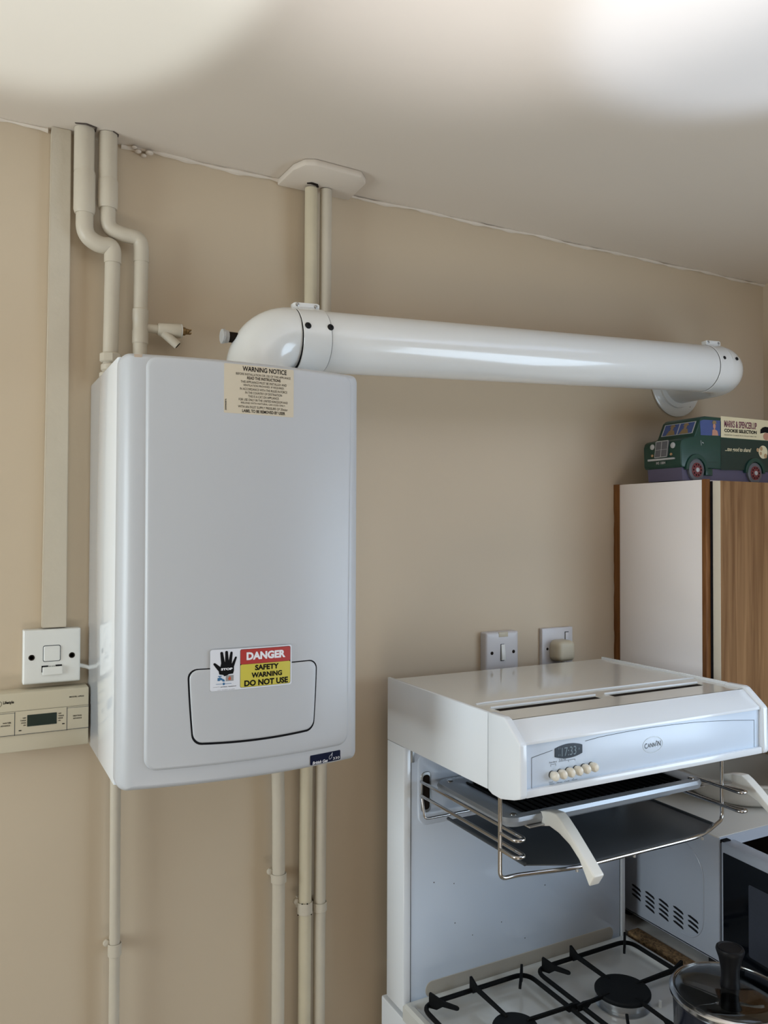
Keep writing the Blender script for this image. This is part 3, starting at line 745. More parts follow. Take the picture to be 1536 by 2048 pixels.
# boy's face and plate at the picture edge
bm = disc(B(), *vs_(*zz(1515, 365)), .0105, .0085, XZ, .1909); obj('printed_face', bm, M['skin'], VT, 0)
bm = poly(B(), vside([(1445, 330), (1448, 285), (1470, 262), (1500, 252), (1560, 262), (1580, 300), (1560, 330), (1500, 318)]), XZ, .1912); obj('printed_cap', bm, M['ink'], VT, 0)
bm = disc(B(), *vs_(*zz(1478, 545)), .0155, .0150, XZ, .1909, 28); obj('printed_plate', bm, M['tin_cream'], VT, 0)
bm = B()
for (a, b, rr) in ((1415, 520, .0045), (1450, 560, .0040), (1455, 505, .0050), (1505, 590, .0055)): disc(bm, *vs_(*zz(a, b)), rr, rr, XZ, .1911+.0001*rr*100, 14)
obj('printed_biscuits', bm, M['biscuit'], VT, 0)
# cab side window with driver
bm = poly(B(), vside([(750, 185), (790, 170), (985, 180), (985, 355), (760, 348)]), XZ, .1904); obj('side_window', bm, M['tin_blue'], VT, 0)
bm = disc(B(), *vs_(*zz(915, 245)), .0042, .0065, XZ, .1908, 16)
poly(bm, vside([(890, 352), (893, 290), (915, 275), (950, 300), (962, 354)]), XZ, .1908); obj('printed_driver', bm, M['skin'], VT, 0)
bm = poly(B(), vside([(888, 208), (900, 180), (930, 182), (940, 215), (900, 222)]), XZ, .1911); obj('printed_cap', bm, M['khaki'], VT, 0)
bm = B(); strip(bm, vside([(760, 410), (765, 465)]), XZ, .1908, .0012); strip(bm, vside([(776, 432), (790, 440)]), XZ, .1908, .0018); obj('door_handle', bm, M['tin_silver'], VT, 0)
bm = B(); strip(bm, vside([(990, 190), (992, 760)]), XZ, .1908, .0006); strip(bm, vside([(850, 660), (950, 662)]), XZ, .1908, .0008); obj('panel_lines', bm, M['green_dark'], VT, 0)
# wheel arch, wheels
def wheel(cx_, cz_, rr):
    bm = B()
    pa = [(cx_+(rr+.010)*cos(a), cz_+(rr+.011)*sin(a)) for a in [pi*k/20 for k in range(21)]]
    pb = [(cx_+(rr+.002)*cos(a), cz_+(rr+.002)*sin(a)) for a in [pi*(20-k)/20 for k in range(21)]]
    prism(bm, pa+pb, XZ, .186, .1935, bev=.0006, seg=1); obj('wheel_arch', bm, M['green'], VT)
    w = obj('wheel', lathe(B(), [(rr*.9, -.012), (rr, -.009), (rr, -.001), (rr*.93, 0), (rr*.74, .0002)], (cx_, -.192, cz_), (0, -1, 0), 36), M['tin_grey'], VT)
    obj('rim', lathe(B(), [(rr*.68, 0), (rr*.66, .0008), (rr*.3, .0010)], (cx_, -.1923, cz_), (0, -1, 0), 28), M['tin_red'], w)
    bm = B()
    for k in range(10):
        a = 2*pi*k/10; disc(bm, cx_+rr*.5*cos(a), cz_+rr*.5*sin(a), rr*.085, rr*.085, XZ, .1936, 10)
    obj('rim_holes', bm, M['ink'], w, 0)
    obj('hub', lathe(B(), [(rr*.22, 0), (rr*.2, .002), (rr*.08, .003)], (cx_, -.1932, cz_), (0, -1, 0), 20), M['tin_silver'], w)
wheel(1.4095, 1.8870, .0235); wheel(1.5985, 1.8865, .0235)
bm = box(B(), 1.437, 1.458, -.1925, -.185, 1.876, 1.891, .001); obj('running_board', bm, M['green'], VT)
# front: grille, lamps, bumper, number, screen
def vf(q, x=1.3620):
    o_ = []
    for p in q:
        P = at(*zz(*p), 0, x); o_.append((P.y, P.z))
    return o_
gq = vf([(255, 428), (395, 410), (378, 595), (238, 612)])
g = obj('grille', prism(B(), gq, YZ, 1.3595, 1.3640, bev=.0005, seg=1), M['tin_grey'], VT)
bm = B(); fr = [(a, b) for a, b in gq]
strip(bm, fr+[fr[0]], YZ, 1.3588, .0014); m0 = vf([(322, 418), (306, 604)]); strip(bm, m0, YZ, 1.3588, .0014); strip(bm, vf([(245, 525), (388, 510)]), YZ, 1.3588, .0006)
obj('grille_frame', bm, M['tin_silver'], g, 0)
for (x, y, rr, mm) in ((200, 488, .0062, 'tin_silver'), (436, 465, .0064, 'tin_silver'), (200, 588, .0030, 'biscuit'), (416, 568, .0030, 'biscuit')):
    c = vf([(x, y)])[0]
    obj('headlamp' if rr > .005 else 'side_lamp', lathe(B(), [(rr, 0), (rr, .0015), (rr*.8, .0025), (rr*.4, .003)], (1.3630, c[0], c[1]), (-1, 0, 0), 20), M[mm], VT)
bq = vf([(160, 632), (458, 605), (458, 625), (160, 655)]); obj('bumper', prism(B(), bq, YZ, 1.3575, 1.3640, bev=.0006, seg=1), M['tin_silver'], VT)
c0 = vf([(250, 690)])[0]; c1 = vf([(355, 650)])[0]
obj('number_plate_lettering', text_bm(B(), 'MS 1884', lambda u, v, d: YZ(c0[0]+(c1[0]-c0[0])*u, c0[1]+(c1[1]-c0[1])*v, d), 0, 1, 0, 1, 1.3608, .02), M['tin_silver'], VT, 0)
# windscreen on the slanted cab front (from (1.4075,1.965) to (1.4230,1.998))
def scr(u, v, d=.0006):    # u: 0 far side .. 1 near side ; v: 0 bottom .. 1 top
    yy = -(.090+(.184-.090)*u); x = 1.4085+(1.4222-1.4085)*v; z = 1.9672+(1.9965-1.9672)*v
    return Vector((x-d*.9, yy, z+d*.42))
def scq(q, nm, m, d): bm = B(); bm.faces.new([bm.verts.new(scr(*p, d)) for p in q]); return obj(nm, bm, M[m], VT, 0)
scq([(.03, .02), (.97, .02), (.97, .95), (.03, .95)], 'windscreen_frame', 'tin_silver', .0004)
scq([(.06, .06), (.49, .06), (.49, .90), (.06, .90)], 'windscreen', 'tin_blue', .0007)
scq([(.52, .06), (.94, .06), (.94, .90), (.52, .90)], 'windscreen', 'tin_blue', .0007)
for u in (.30, .70):
    scq([(u-.13, .06), (u+.14, .06), (u+.08, .42), (u-.07, .42)], 'printed_uniform', 'khaki', .0010)
    scq([(u-.04, .38), (u+.04, .38), (u+.05, .70), (u-.04, .70)], 'printed_face', 'tan', .0012)
    scq([(u-.08, .66), (u+.10, .68), (u+.05, .86), (u-.05, .86)], 'printed_cap', 'khaki', .0014)

# ------------------------------------------------------------------ the cooker
X0, X1 = .717, 1.255
CK = thing('gas_cooker', 'white gas cooker with eye-level grill, black pan supports and a tall splashback', 'cooker', (.986, -.35, 0))
obj('lower_body', box(B(), X0+.002, X1-.002, -.615, -.045, .0, .872, .003), M['cooker'], CK)
obj('oven_door', box(B(), X0+.01, X1-.01, -.640, -.616, .12, .80, .006), M['cooker'], CK)
# column: back sheet, side posts and splash panel
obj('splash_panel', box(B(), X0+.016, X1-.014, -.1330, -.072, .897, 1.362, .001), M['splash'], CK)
obj('side_post', box(B(), X0, X0+.0145, -.1345, -.070, .885, 1.3610, .0015), M['cooker'], CK)
obj('side_post', box(B(), X1-.0125, X1, -.1345, -.070, .885, 1.3610, .0015), M['cooker'], CK)
bm = B(); strip(bm, [(X0+.0153, .900), (X0+.0153, 1.360)], XZ, .1332, .0012); strip(bm, [(X1-.0133, .900), (X1-.0133, 1.360)], XZ, .1332, .0012)
obj('panel_joint', bm, M['line'], CK, 0)
obj('post_lug', box(B(), X0+.0145, X0+.0215, -.1355, -.130, 1.3320, 1.3600, .001), M['steel_dull'], CK)
# embossed pads with the rack slots
for (a, b, c) in ((.7455, .870, 1), (1.11, 1.2365, -1)):
    obj('slot_recess', pillow(B(), a, b, 1.213, 1.400 if False else 1.352, .022, .004, .004, .003, XZ, lambda u, v: .1350, rings=3, K=5, N=4), M['splash'], CK)
    sx = a+.0075 if c > 0 else b-.0275
    obj('rack_slot', pillow(B(), sx-.001, sx+.021, 1.2375, 1.3120, .009, .0015, .0015, .001, XZ, lambda u, v: .1362, rings=2, K=3, N=3), M['steel_dull'], CK)
    obj('slot_opening', pillow(B(), sx+.0025, sx+.0175, 1.2430, 1.3065, .0065, .0003, .0003, .0004, XZ, lambda u, v: .1366, rings=2, K=1, N=3), M['crack'], CK)
# vent pressing at the foot of the splash panel
bm = pillow(B(), .7640, 1.2215, .8975, .9275, .014, .0015, .0015, .0012, XZ, lambda u, v: .1338, rings=3, K=3, N=20)
obj('foot_vent', bm, M['vent_beige'], CK, label='low beige vent strip at the foot of the splashback')
# specks on the splash panel
bm = B()
for (px, py) in ((1003, 1844), (910, 1846), (1050, 1876), (908, 1767), (945, 1870), (980, 1930), (1090, 1770), (868, 1765)):
    p = at(px, py, 1, -.1332); disc(bm, p.x, p.z, .0008+.0005*random.random(), .0012, XZ, .1332, 8)
obj('specks', bm, M['crack'], CK, 0)

# hood
HZ0, HZ1 = 1.3615, 1.4770
obj('hood_side', box(B(), X0, X0+.0065, -.3940, -.0700, HZ0, HZ1+.0010, .0012), M['cooker'], CK)
obj('hood_side', box(B(), X1-.0065, X1, -.3940, -.0700, HZ0, HZ1+.0010, .0012), M['cooker'], CK)
# top sheet with two real slots cut by building round them
ys = (-.3970, -.3805, -.3610, -.0700)
bm = B(); zt = 1.4735
def sheet(x0, x1, a, b): box(bm, x0, x1, a, b, zt-.0015, zt)
sl = ((.7505, .9640), (.9900, 1.2120))
sheet(X0+.0065, X1-.0065, ys[2], ys[3]); sheet(X0+.0065, X1-.0065, -.4360, ys[1])
sheet(X0+.0065, sl[0][0], ys[1], ys[2]); sheet(sl[0][1], sl[1][0], ys[1], ys[2]); sheet(sl[1][1], X1-.0065, ys[1], ys[2])
obj('hood_top', bm, M['cooker_top'], CK, 0)
for a, b in sl:
    bm = B(); tube(bm, [(a-.002, ys[2]+.0025, zt+.0010), (b+.002, ys[2]+.0025, zt+.0010)], .0018, 8)
    obj('slot_lip', bm, M['cooker'], CK)
obj('top_ridge', tube(B(), fillet([(.7440, -.3240, zt), (.7600, -.3240, zt+.0010), (1.235, -.3240, zt+.0010), (1.2450, -.3240, zt)], .005), .0016, 8), M['cooker'], CK)
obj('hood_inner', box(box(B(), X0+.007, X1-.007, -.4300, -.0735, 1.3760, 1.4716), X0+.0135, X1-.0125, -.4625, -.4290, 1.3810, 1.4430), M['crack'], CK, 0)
obj('hood_underside', box(B(), X0+.0068, X1-.0068, -.4400, -.0705, 1.3640, 1.3750), M['steel_dull'], CK, 0)
bm = B()
for q in range(3): tube(bm, [(1.232-.02*q, -.4302, zt), (1.236-.02*q, -.4302, zt)], .0012, 6)
# visor: end cheeks and the front between them
cheek = [(-.3955, 1.3610), (-.4060, 1.3570), (-.4280, 1.3560), (-.4600, 1.3635), (-.4745, 1.3690), (-.4765, 1.3740), (-.4755, 1.4460), (-.4725, 1.4500), (-.4400, 1.4768), (-.4340, 1.4790), (-.3955, 1.4785)]
obj('visor_cheek', prism(B(), cheek, YZ, X0-.0005, X0+.0125, bev=.0022, seg=3), M['cooker'], CK)
obj('visor_cheek', prism(B(), cheek, YZ, X1-.0115, X1+.0015, bev=.0022, seg=3), M['cooker'], CK)
bm = prism(B(), [(-.4325, 1.4735), (-.4358, 1.4735), (-.4698, 1.4482), (-.4705, 1.4440), (-.4620, 1.4440), (-.4325, 1.4660)], YZ, X0+.0120, X1-.0110, bev=.0006)
obj('visor_shoulder', bm, M['cooker'], CK)
obj('control_panel', box(B(), X0+.0130, X1-.0120, -.4675, -.4630, 1.3785, 1.4450, .0004), M['panel'], CK)
cp = bpy.context.scene.objects['control_panel']
obj('front_lip', box(B(), X0+.0125, X1-.0115, -.4735, -.4600, 1.3680, 1.3795, .0018), M['cooker'], CK)
CD = .4679
bm = B()
strip(bm, [(.7435, 1.3797), (.7435, 1.4240), (.7560, 1.4262), (.7820, 1.4302)], XZ, CD, .0007)
arcp = [(.8455, 1.4362), (.874, 1.4388), (.925, 1.4405), (.980, 1.4412), (1.034, 1.4403), (1.085, 1.4385), (1.130, 1.4355), (1.180, 1.4312), (1.2300, 1.4262), (1.2300, 1.3797)]
strip(bm, arcp, XZ, CD, .0007)
strip(bm, [(.7790, 1.4065), (.7790, 1.4095), (.7885, 1.4095), (.7885, 1.4065)], XZ, CD, .0005)
strip(bm, [(.7940, 1.4118), (.8255, 1.4118), (.8255, 1.4095)], XZ, CD, .0005)
strip(bm, [(.8130, 1.4108), (.8130, 1.4095)], XZ, CD, .0007)
obj('panel_lines', bm, M['line'], cp, 0)
bm = B()
text_bm(bm, 'Push Both', XZ, .7760, .7905, 1.4115, 1.4138, CD, 0, .2); text_bm(bm, 'To Set Time', XZ, .7945, .8080, 1.4128, 1.4155, CD, 0, .2)
for i, s in enumerate(('Timer', 'Minute', 'Cook', 'Manual')):
    text_bm(bm, s, XZ, .7760+i*.0145, .7860+i*.0145, 1.3800, 1.3818, CD)
text_bm(bm, 'Clock', XZ, .7755, .7835, 1.3828, 1.3846, CD)
text_bm(bm, '–', XZ, .8215, .8235, 1.3825, 1.3830, CD); text_bm(bm, '+', XZ, .8360, .8380, 1.3840, 1.3858, CD)
obj('lettering', bm, M['line'], cp, 0)
# display: barrel shape
dp = []
for k in range(13):
    t_ = -1+2*k/12; dp.append((.8130+t_*.0265, 1.4365-.0045*t_*t_*1.0))
for k in range(13):
    t_ = 1-2*k/12; dp.append((.8130+t_*.0265, 1.4150+.0045*t_*t_))
dsp = obj('display', prism(B(), dp, XZ, .4665, .4688, bev=.0004, seg=1), M['display'], CK, label='dark barrel-shaped clock display')
bm = B(); text_bm(bm, '17:33', XZ, .7990, .8270, 1.4190, 1.4320, .4691); text_bm(bm, ': :', XZ, .7925, .7960, 1.4200, 1.4330, .4691); text_bm(bm, 'A', XZ, .8310, .8340, 1.4250, 1.4290, .4691)
obj('digits', bm, M['display_seg'], dsp, 0)
for i in range(6):
    bx_ = .7815+i*.0152; bz_ = 1.3938+i*.0006
    b_ = obj('control_button', lathe(B(), [(.0048, 0), (.0052, .002), (.0060, .006), (.0058, .010), (.0042, .0128), (.0018, .0138)], (bx_, -.4675, bz_), (0, -1, 0), 20), M['button'], CK)
    for v in b_.data.vertices: v.co.z = (v.co.z+CK.location.z-bz_)*1.18+bz_-CK.location.z
    obj('button_collar', lathe(B(), [(.0058, 0), (.0058, .0006)], (bx_-.0006, -.4675, bz_+.0008), (0, -1, 0), 18), M['line'], b_)
# maker's oval
bm = B()
ov = [(.9870+.0215*cos(2*pi*k/32), 1.4135+.0125*sin(2*pi*k/32)) for k in range(33)]
strip(bm, ov, XZ, CD, .0009)
ob = obj('maker_oval', bm, M['steel_dull'], cp, 0)
bm = B(); text_bm(bm, 'C', XZ, .9690, .9750, 1.4088, 1.4170, CD, 0); text_bm(bm, 'ANN', XZ, .9757, .9925, 1.4098, 1.4165, CD, 0); text_bm(bm, 'O', XZ, .9933, .9970, 1.4112, 1.4150, CD, 0); text_bm(bm, 'N', XZ, .9978, 1.0042, 1.4098, 1.4180, CD, 0)
poly(bm, [(.9951, 1.4155), (.9962, 1.4172), (.9953, 1.4198), (.9942, 1.4172)], XZ, CD)
obj('maker_name', bm, M['line'], cp, 0)

# hob plate: raised rim, sunken well
def smooth(a, b, x): t_ = max(0, min(1, (x-a)/(b-a))); return t_*t_*(3-2*t_)
def hobz(x, y):
    d_ = min(x-X0, X1-x, -.1320-y, y+.612)
    rim = .9035
    w_ = smooth(.012, .024, d_)
    e_ = 1-smooth(0, .006, d_)
    return rim-.0095*w_-.006*e_*e_
bm = B(); nx, ny = 130, 110; g_ = []
for j in range(ny+1):
    yy = -.1334-(.612-.1334)*j/ny
    g_.append([bm.verts.new((X0-.0005+(X1-X0+.001)*i/nx, yy, hobz(X0+(X1-X0)*i/nx, yy))) for i in range(nx+1)])
for j in range(ny):
    for i in range(nx): bm.faces.new((g_[j][i], g_[j][i+1], g_[j+1][i+1], g_[j+1][i]))
def skirt(row):
    lo = [bm.verts.new((v.co.x, v.co.y, .873)) for v in row]
    for i in range(len(row)-1): bm.faces.new((row[i], row[i+1], lo[i+1], lo[i]))
skirt(g_[0]); skirt(g_[-1]); skirt([r_[0] for r_ in g_]); skirt([r_[-1] for r_ in g_])
obj('hob_top', bm, M['hob'], CK)
def burner(x, y, rc, hh):
    z = .893
    b_ = obj('burner', lathe(B(), [(rc*.98, 0), (rc*.98, .003), (rc*.82, .005), (rc*.82, .012), (rc*.88, .014), (rc*.88, hh), (rc*.80, hh)], (x, y, z), n=40), M['alu'], CK)
    obj('burner_cap', lathe(B(), [(rc*.98, hh), (rc*1.0, hh+.0015), (rc*1.0, hh+.005), (rc*.96, hh+.0075), (rc*.5, hh+.0085)], (x, y, z), n=40), M['black_cap'], b_)
burner(1.079, -.306, .0500, .021); burner(.842, -.300, .0395, .018)
burner(1.079, -.540, .0350, .016); burner(.842, -.520, .045, .018)
obj('igniter', lathe(B(), [(.003, 0), (.003, .012), (.0015, .013)], (1.132, -.345, .893), n=10), M['plate'], CK)
def support(x0, x1, yb, yc, yfr, bcs):
    z = .9120; r_ = .0042
    o_ = B()
    loop = fillet([(x0, (yb+yfr)/2, z), (x0, yb, z), (x1, yb, z), (x1, yfr, z), (x0, yfr, z), (x0, (yb+yfr)/2-.001, z)], .028, 7)
    tube(o_, loop, r_, 10)
    tube(o_, [(x0, yc, z), (x1, yc, z)], r_, 10)
    ps = obj('pan_support', o_, M['iron'], CK)
    for (cx_, cy_, rr) in bcs:
        ya, yb2 = (yb, yc) if cy_ > yc else (yc, yfr)
        fs = []
        for (sx_, sy_) in (((x0), cy_), ((x1), cy_), (cx_, ya), (cx_, yb2)):
            fs.append((sx_, sy_, 0))
        k_ = .020
        for (sx_, sy_) in ((x0+k_, ya-k_*.6), (x1-k_, ya-k_*.6), (x0+k_*.7, yb2+k_*.9), (x1-k_, yb2+k_*.6)):
            fs.append((sx_, sy_, 1))
        for sx_, sy_, diag in fs:
            s_ = Vector((sx_, sy_, 0)); e = Vector((cx_, cy_, 0)); dr_ = (e-s_); L = dr_.length; dr_.normalize()
            ln = (L-rr*.62) if not diag else min(.046, L-rr*.9)
            tall = (sy_ > cy_+.02) or (sx_ == x0 and x0 < .8) or (sx_ == x1 and x1 > 1.1)
            outw = .010 if diag else .006
            pr = [(-outw, .9085), (-outw, .9345), (-outw+.003, .9350), (.016, .9262), (ln-.003, .9235), (ln, .9215), (ln, .9180), (ln-.004, .9165), (.016, .9165), (.005, .9085)]
            if not tall: pr = [(-.012, .9090), (-.014, .9200), (0, .9225), (.016, .9215), (ln-.003, .9235), (ln, .9215), (ln, .9180), (ln-.004, .9165), (.016, .9150), (.008, .9090)]
            nn = Vector((-dr_.y, dr_.x, 0))
            fb = prism(B(), pr, lambda u, v, d: s_+dr_*u+nn*d+Vector((0, 0, v)), -.0024, .0024, bev=.0006, seg=1)
            obj('finger', fb, M['iron'], ps)
support(.7335, .9650, -.1700, -.4180, -.6000, [(.842, -.300, .0395)])
support(.9860, 1.2260, -.1700, -.4200, -.6000, [(1.079, -.306, .0500)])

# sliding rack under the grill
zb = 1.2245
bm = B()
fr_ = fillet([(.7350, -.402, 1.372), (.7350, -.402, zb), (.765, -.4020, zb), (.868, -.4240, zb), (1.150, -.4240, zb), (1.2480, -.3850, zb), (1.2480, -.3850, 1.372)], [.012, .012, .03, .04, .014], 7)
tube(bm, fr_, .0033, 12)
RK = obj('grill_rack', bm, M['steel'], CK, label='chrome wire rack pulled out below the grill')
for xs_, zs in ((.7350, (1.2950, 1.2700)), (1.2480, (1.2860, 1.2525))):
    for z in zs:
        s = 1 if xs_ < 1 else -1
        yy = -.402 if s > 0 else -.385
        pts = fillet([(xs_+s*.018, -.128, z), (xs_+s*.018, yy-.040, z), (xs_, yy-.040, z), (xs_, yy, z)] if s > 0 else
                     [(xs_-.004, -.128, z), (xs_-.004, yy-.045, z), (xs_+.014, yy-.045, z), (xs_, yy, z)], .010, 6)
        obj('side_runner', tube(B(), pts, .0031, 12), M['steel'], RK)
obj('back_loop', tube(B(), fillet([(.752, -.140, 1.266), (.752, -.150, 1.2320), (.80, -.150, 1.2320), (1.225, -.150, 1.2320), (1.232, -.14, 1.262)], .008), .0026, 12), M['steel'], RK)
# tray
bm = prism(B(), [(.790, -.165), (.868, -.420), (1.150, -.420), (1.205, -.395), (1.205, -.165)], XY, zb+.0025, zb+.0042)
tray_pts = [(.7950, -.165), (.7950, -.385), (.868, -.4215), (1.160, -.4215), (1.205, -.400), (1.205, -.165)]
bm = prism(B(), tray_pts, XY, zb+.0022, zb+.0042, bev=.0006, seg=1)
obj('deflector_tray', bm, M['tray'], RK, label='dark flat metal tray')
bm = B()
tube(bm, [(.795, -.160, zb+.005), (.795, -.386, zb+.005)], .0030, 10)
obj('tray_edge', bm, M['tray'], RK); bm = B(); tube(bm, [(1.205, -.160, zb+.005), (1.205, -.401, zb+.005)], .0022, 10)
obj('tray_edge', bm, M['tray'], RK)
for (x, y) in ((.868, -.424), (1.150, -.424), (.99, -.424)):
    obj('rivet', lathe(B(), [(.0028, 0), (.0028, .004)], (x, y, zb-.006), n=10), M['steel_dull'], RK)

# grill pan
GP = thing('grill_pan', 'grey rimmed grill pan with black ridged grid and two ivory handles under the grill', 'grill pan', (1.0, -.25, 1.262))
GX0, GX1, GY0, GY1, GZ = .7770, 1.2290, -.3640, -.1400, 1.2960
# rim as a frame with a hole
def rr_ring(bm, o_, i_, z, f=XY):
    a = [bm.verts.new((u, v, z)) for u, v in o_]; b = [bm.verts.new((u, v, z)) for u, v in i_]
    for k in range(len(a)): bm.faces.new((a[k], a[(k+1) % len(a)], b[(k+1) % len(b)], b[k]))
    return a, b
bm = B()
lev = [(0, GZ-.011, .004), (0, GZ-.0150, .002), (0, GZ-.0150, -.0005), (0, GZ-.007, -.0025), (0, GZ-.001, 0), (0, GZ, .003), (0, GZ, .040), (0, GZ-.002, .044), (0, GZ-.020, .050)]
rings_ = []
for _, z, ins in lev:
    rings_.append([bm.verts.new((u, v, z)) for u, v in rrect(GX0+ins, GX1-ins, GY0+ins*(.34 if ins > .01 else 1), GY1-ins, max(.004, .024-max(0, ins)*.4), 7)])
for a, b in zip(rings_, rings_[1:]):
    for k in range(len(a)): bm.faces.new((a[k], a[(k+1) % len(a)], b[(k+1) % len(a)], b[k]))
obj('rim', bm, [M['pan_grey']], GP)
bm = B(); rings_ = []
for z, ins in ((GZ-.004, .016), (GZ-.014, .020), (GZ-.026, .028), (GZ-.030, .036), (GZ-.030, .12)):
    rings_.append([bm.verts.new((u, v, z)) for u, v in rrect(GX0+.012+ins, GX1-.02-ins, GY0-.008+ins, GY1-.008-ins*.5, .03, 7)])
for a, b in zip(rings_, rings_[1:]):
    for k in range(len(a)): bm.faces.new((a[k], a[(k+1) % len(a)], b[(k+1) % len(a)], b[k]))
bm.faces.new(rings_[-1])
obj('pan_bowl', bm, M['pan_edge'], GP)
bm = B(); bx0, bx1 = GX0+.040, GX1-.044
box(bm, bx0, bx1, GY0+.0155, GY1-.038, GZ-.007, GZ-.004)
k = 0; x = bx0+.004
while x < bx1-.004:
    tube(bm, [(x, GY0+.015, GZ-.002), (x+.002, GY1-.040, GZ-.002)], .0036, 8); x += .0150; k += 1
obj('ridged_grid', bm, M['iron'], GP)
for (x, y) in ((GX0+.022, GY0+.014), (GX1-.022, GY0+.014), (GX0+.022, GY1-.020), (GX1-.022, GY1-.020)):
    obj('rivet', lathe(B(), [(.0060, 0), (.0060, .001), (.0045, .0025), (.001, .003)], (x, y, GZ), n=18), M['steel'], GP)
def hpts(dx=0, x=.8460):
    q = [(330, 210), (350, 400), (500, 400), (620, 490), (760, 640), (880, 830), (950, 1010), (1010, 1175), (1080, 1055), (980, 880), (900, 740), (740, 470), (640, 315), (580, 240), (500, 212), (420, 205)]
    o_ = []
    for a, b in q:
        P = at(1020+a/6.4, 1590+b/6.4, 0, x); o_.append((P.y, P.z))
    return o_
hp = hpts()
for x, dz in ((.8460, 0), (1.2850, -.001)):
    bm = prism(B(), [(a, b+dz) for a, b in hp], YZ, x, x+.0205, bev=.0022, seg=3)
    obj('handle', bm, M['handle'], GP, label='ivory curved plastic handle')
obj('handle_bracket', box(B(), .815, .862, -.372, -.340, 1.2775, 1.2800, .0005), M['alu'], GP)
bm = box(B(), 1.195, 1.242, -.352, -.320, 1.2755, 1.2780, .0005); tube(bm, [(1.240, -.342, 1.2770), (1.286, -.376, 1.2850)], .0022, 8)
obj('handle_bracket', bm, M['steel_dull'], GP)

# ------------------------------------------------------------------ worktop and base unit beside the cooker
WT = thing('base_unit', 'base unit with pale worktop and raw chipboard edge beside the cooker', 'kitchen unit', (1.575, -.3, 0))
obj('worktop', box(B(), 1.2680, XR-.002, -.600, -.002, .872, .9035, .001), M['worktop'], WT)
obj('worktop_edge', box(B(), 1.2655, 1.2950, -.600, -.130, .8900, .9050, .0006), M['chip'], WT, label='raw chipboard edge')
obj('cabinet', box(B(), 1.270, XR-.003, -.575, -.003, .10, .871), M['cupboard'], WT)
obj('plinth', box(B(), 1.280, XR-.003, -.53, -.003, 0, .099), M['seam'], WT)

# ------------------------------------------------------------------ microwave with its door open
MW = thing('microwave', 'white microwave with its door open beside the cooker splashback', 'microwave', (1.53, -.19, .9045))
mx0, mx1, my0, my1, mz0, mz1 = 1.3020, 1.765, -.3330, -.0300, .9250, 1.1650
bm = B()
box(bm, mx0, mx0+.003, my0, my1, mz0, mz1-.002, .001); box(bm, mx1-.003, mx1, my0, my1, mz0, mz1-.002, .001)
box(bm, mx0, mx1, my0, my1, mz0, mz0+.003); box(bm, mx0, mx1, my1-.003, my1, mz0, mz1)
obj('casing', bm, M['microwave'], MW)
obj('top_cover', box(B(), mx0, mx1, my0, my1, mz1-.004, mz1, .0018), M['microwave_top_shaded'], MW)
bm = B()
cv = (1.3400, 1.640, .9550, 1.1430)
box(bm, mx0+.001, cv[0], my0-.001, my0+.004, mz0, mz1-.001); box(bm, cv[1], mx1, my0-.001, my0+.004, mz0, mz1-.001)
box(bm, cv[0], cv[1], my0-.001, my0+.004, mz0, cv[2]); box(bm, cv[0], cv[1], my0-.001, my0+.004, cv[3], mz1-.001)
obj('front_frame', bm, M['microwave'], MW, 0)
bm = B(); t_ = .002
box(bm, cv[0]-t_, cv[0], my0+.004, my1-.02, cv[2], cv[3]); box(bm, cv[1], cv[1]+t_, my0+.004, my1-.02, cv[2], cv[3])
box(bm, cv[0], cv[1], my0+.004, my1-.02, cv[2]-t_, cv[2]); box(bm, cv[0], cv[1], my0+.004, my1-.02, cv[3], cv[3]+t_); box(bm, cv[0], cv[1], my1-.022, my1-.02, cv[2], cv[3])
obj('cavity', bm, M['cavity'], MW, 0)
# pressed line on the side and the vents
obj('pressed_rib', tube(B(), fillet([(mx0, -.195, 1.132), (mx0, -.255, 1.1310), (mx0, -.2965, 1.095), (mx0, -.2965, .972), (mx0, -.272, .944), (mx0, -.24, .943)], .028, 8), .0018, 8), M['microwave'], MW)
VF = lambda u, v, d: Vector((mx0-d, u, v))
ctrs = ((-.119, .974, 3), (-.1575, .969, 4), (-.195, .9685, 4), (-.2335, .9695, 4), (-.271, .972, 3))
for cy_, cz_, n_ in ctrs:
    bm = B()
    for k in range(n_):
        zc = cz_+(k-(n_-1)/2)*.0098
        prism(bm, [(cy_+.0130, zc+.0035), (cy_+.0110, zc+.0008), (cy_-.0130, zc-.0045), (cy_-.0130, zc-.0018), (cy_-.0095, zc+.0012), (cy_+.0070, zc+.0046)], VF, -.0005, .0006)
    obj('vent', bm, M['seam'], MW, 0)
for x in (1.33, 1.73):
    for y in (-.30, -.07): obj('foot', lathe(B(), [(.012, 0), (.012, .0205)], (x, y, .9045), n=16), M['black'], MW)
# open door: hinged at the left front corner, swung out past a right angle
th = radians(4.5); hx, hy = mx0+.001, my0-.004
def DF(u, v, d):   # u along the door from the hinge, v height, d outward (towards the left)
    return Vector((hx-sin(th)*u-cos(th)*d, hy-cos(th)*u+sin(th)*d, v))
dz0, dz1, dl = .9260, 1.1580, .345
dor = obj('door', prism(B(), [(0, dz0), (dl, dz0), (dl, dz1), (0, dz1)], DF, -.034, 0, bev=.003, seg=3), M['microwave'], MW, label='open white door with black glass')
obj('door_glass', prism(B(), rrect(.006, dl-.012, dz0+.006, dz1-.0185, .002, 3), DF, -.0005, .0008), M['black_glass'], dor)
obj('door_window', prism(B(), rrect(.066, dl-.07, dz0+.045, dz1-.055, .004, 3), DF, .0006, .0011), M['mesh_glass'], dor)
obj('hinge', prism(B(), [(-.006, dz1-.004), (.004, dz1-.004), (.006, dz1+.0025), (-.008, dz1+.0025)], DF, -.020, -.002), M['seam'], MW)

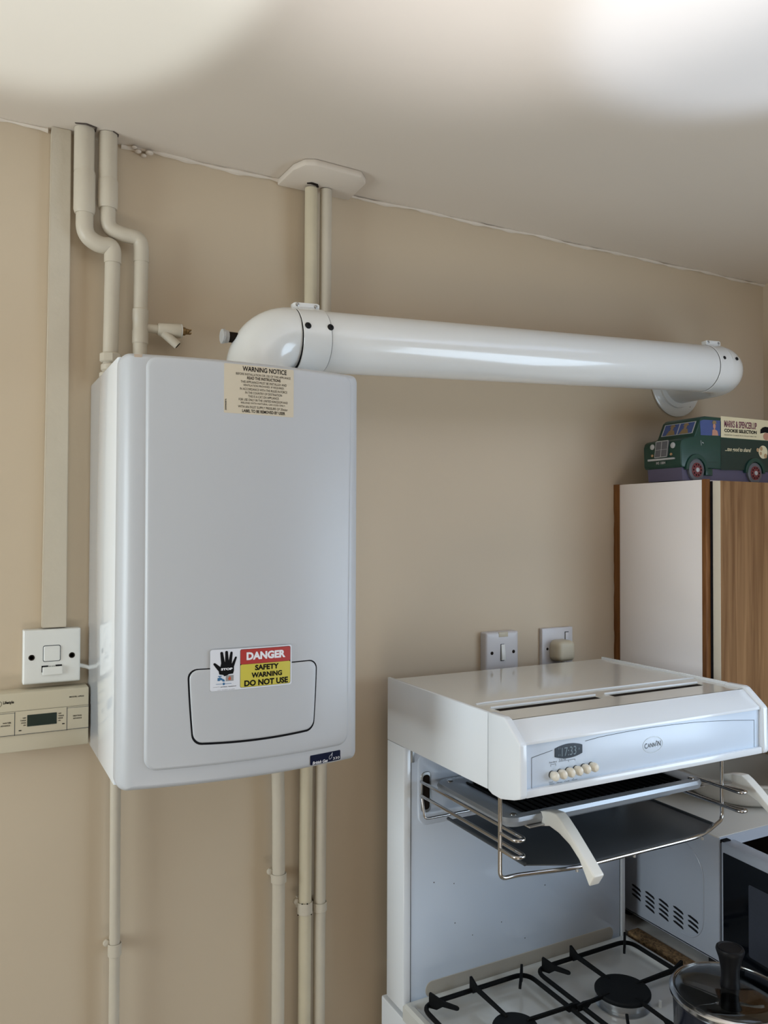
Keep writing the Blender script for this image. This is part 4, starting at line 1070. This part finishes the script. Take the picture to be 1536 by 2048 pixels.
# bowl on the microwave
cxb, cyb = 1.560, -.178
BW = thing('bowl', 'wide shallow stoneware bowl standing on top of the microwave', 'bowl', (cxb, cyb, 1.166))
bm = B()
prof_b = [(.082, 0), (.098, .002), (.112, .010), (.122, .024), (.128, .042), (.133, .050), (.140, .053), (.146, .056), (.147, .059), (.140, .0605), (.130, .057), (.122, .048), (.112, .026), (.090, .012), (.0, .008)]
lathe(bm, prof_b, (cxb, cyb, 1.166), n=64)
obj('bowl_body', bm, M['bowl'], BW)

# ------------------------------------------------------------------ saucepan and its lid
SPX, SPY, SPZ = 1.079, -.5380, .9330
SN = thing('saucepan', 'dark saucepan with a glass lid on the right front burner of the cooker', 'saucepan', (SPX, SPY, SPZ))
obj('pan_body', lathe(B(), [(.074, 0), (.080, .002), (.083, .012), (.0855, .085), (.0880, .0885), (.0870, .0905), (.0845, .0890), (.0820, .020), (.0790, .006), (0, .004)], (SPX, SPY, SPZ), n=56), M['pan'], SN)
bm = tube(B(), fillet([(SPX+.084, SPY+.01, SPZ+.072), (SPX+.11, SPY+.012, SPZ+.078), (SPX+.19, SPY+.02, SPZ+.080)], .02), [.009]*3+[.010]*7, 14)
obj('pan_handle', bm, M['black'], SN)
z0 = SPZ+.0912
LD = obj('lid', lathe(B(), [(.0800, .0005), (.0885, 0), (.0905, .001), (.0908, .006), (.0895, .008), (.0855, .0105), (.0840, .0100), (.0838, .0085), (.0800, .006)], (SPX, SPY, z0), n=64), M['steel'], SN, label='glass lid with a steel rim and a tall black knob')
gl = [(.0835-.0008, .0075)]
top = [(.083*cos(a), .0078+.012*sin(a)) for a in [pi/2*k/10 for k in range(11)]]
bot = [(.0815*cos(a), .0060+.0120*sin(a)) for a in [pi/2*k/10 for k in range(11)]][::-1]
obj('glass_dome', lathe(B(), bot[:0]+[(.0815, .0060)]+top+bot[:-1], (SPX, SPY, z0), n=56), M['glass'], LD, smooth=60)
obj('knob', lathe(B(), [(.0140, .017), (.0150, .021), (.0135, .030), (.0140, .044), (.0170, .060), (.0205, .070), (.0215, .074), (.0205, .0775), (.0180, .0785), (.0160, .0770), (0, .0765)], (SPX, SPY, z0), n=32), M['black'], LD)
obj('vent_hole', lathe(B(), [(.0030, 0), (.0038, .001), (.0030, .0018)], (SPX+.045, SPY+.045, z0+.0128), (.25, .25, 1), 16), M['steel'], LD)
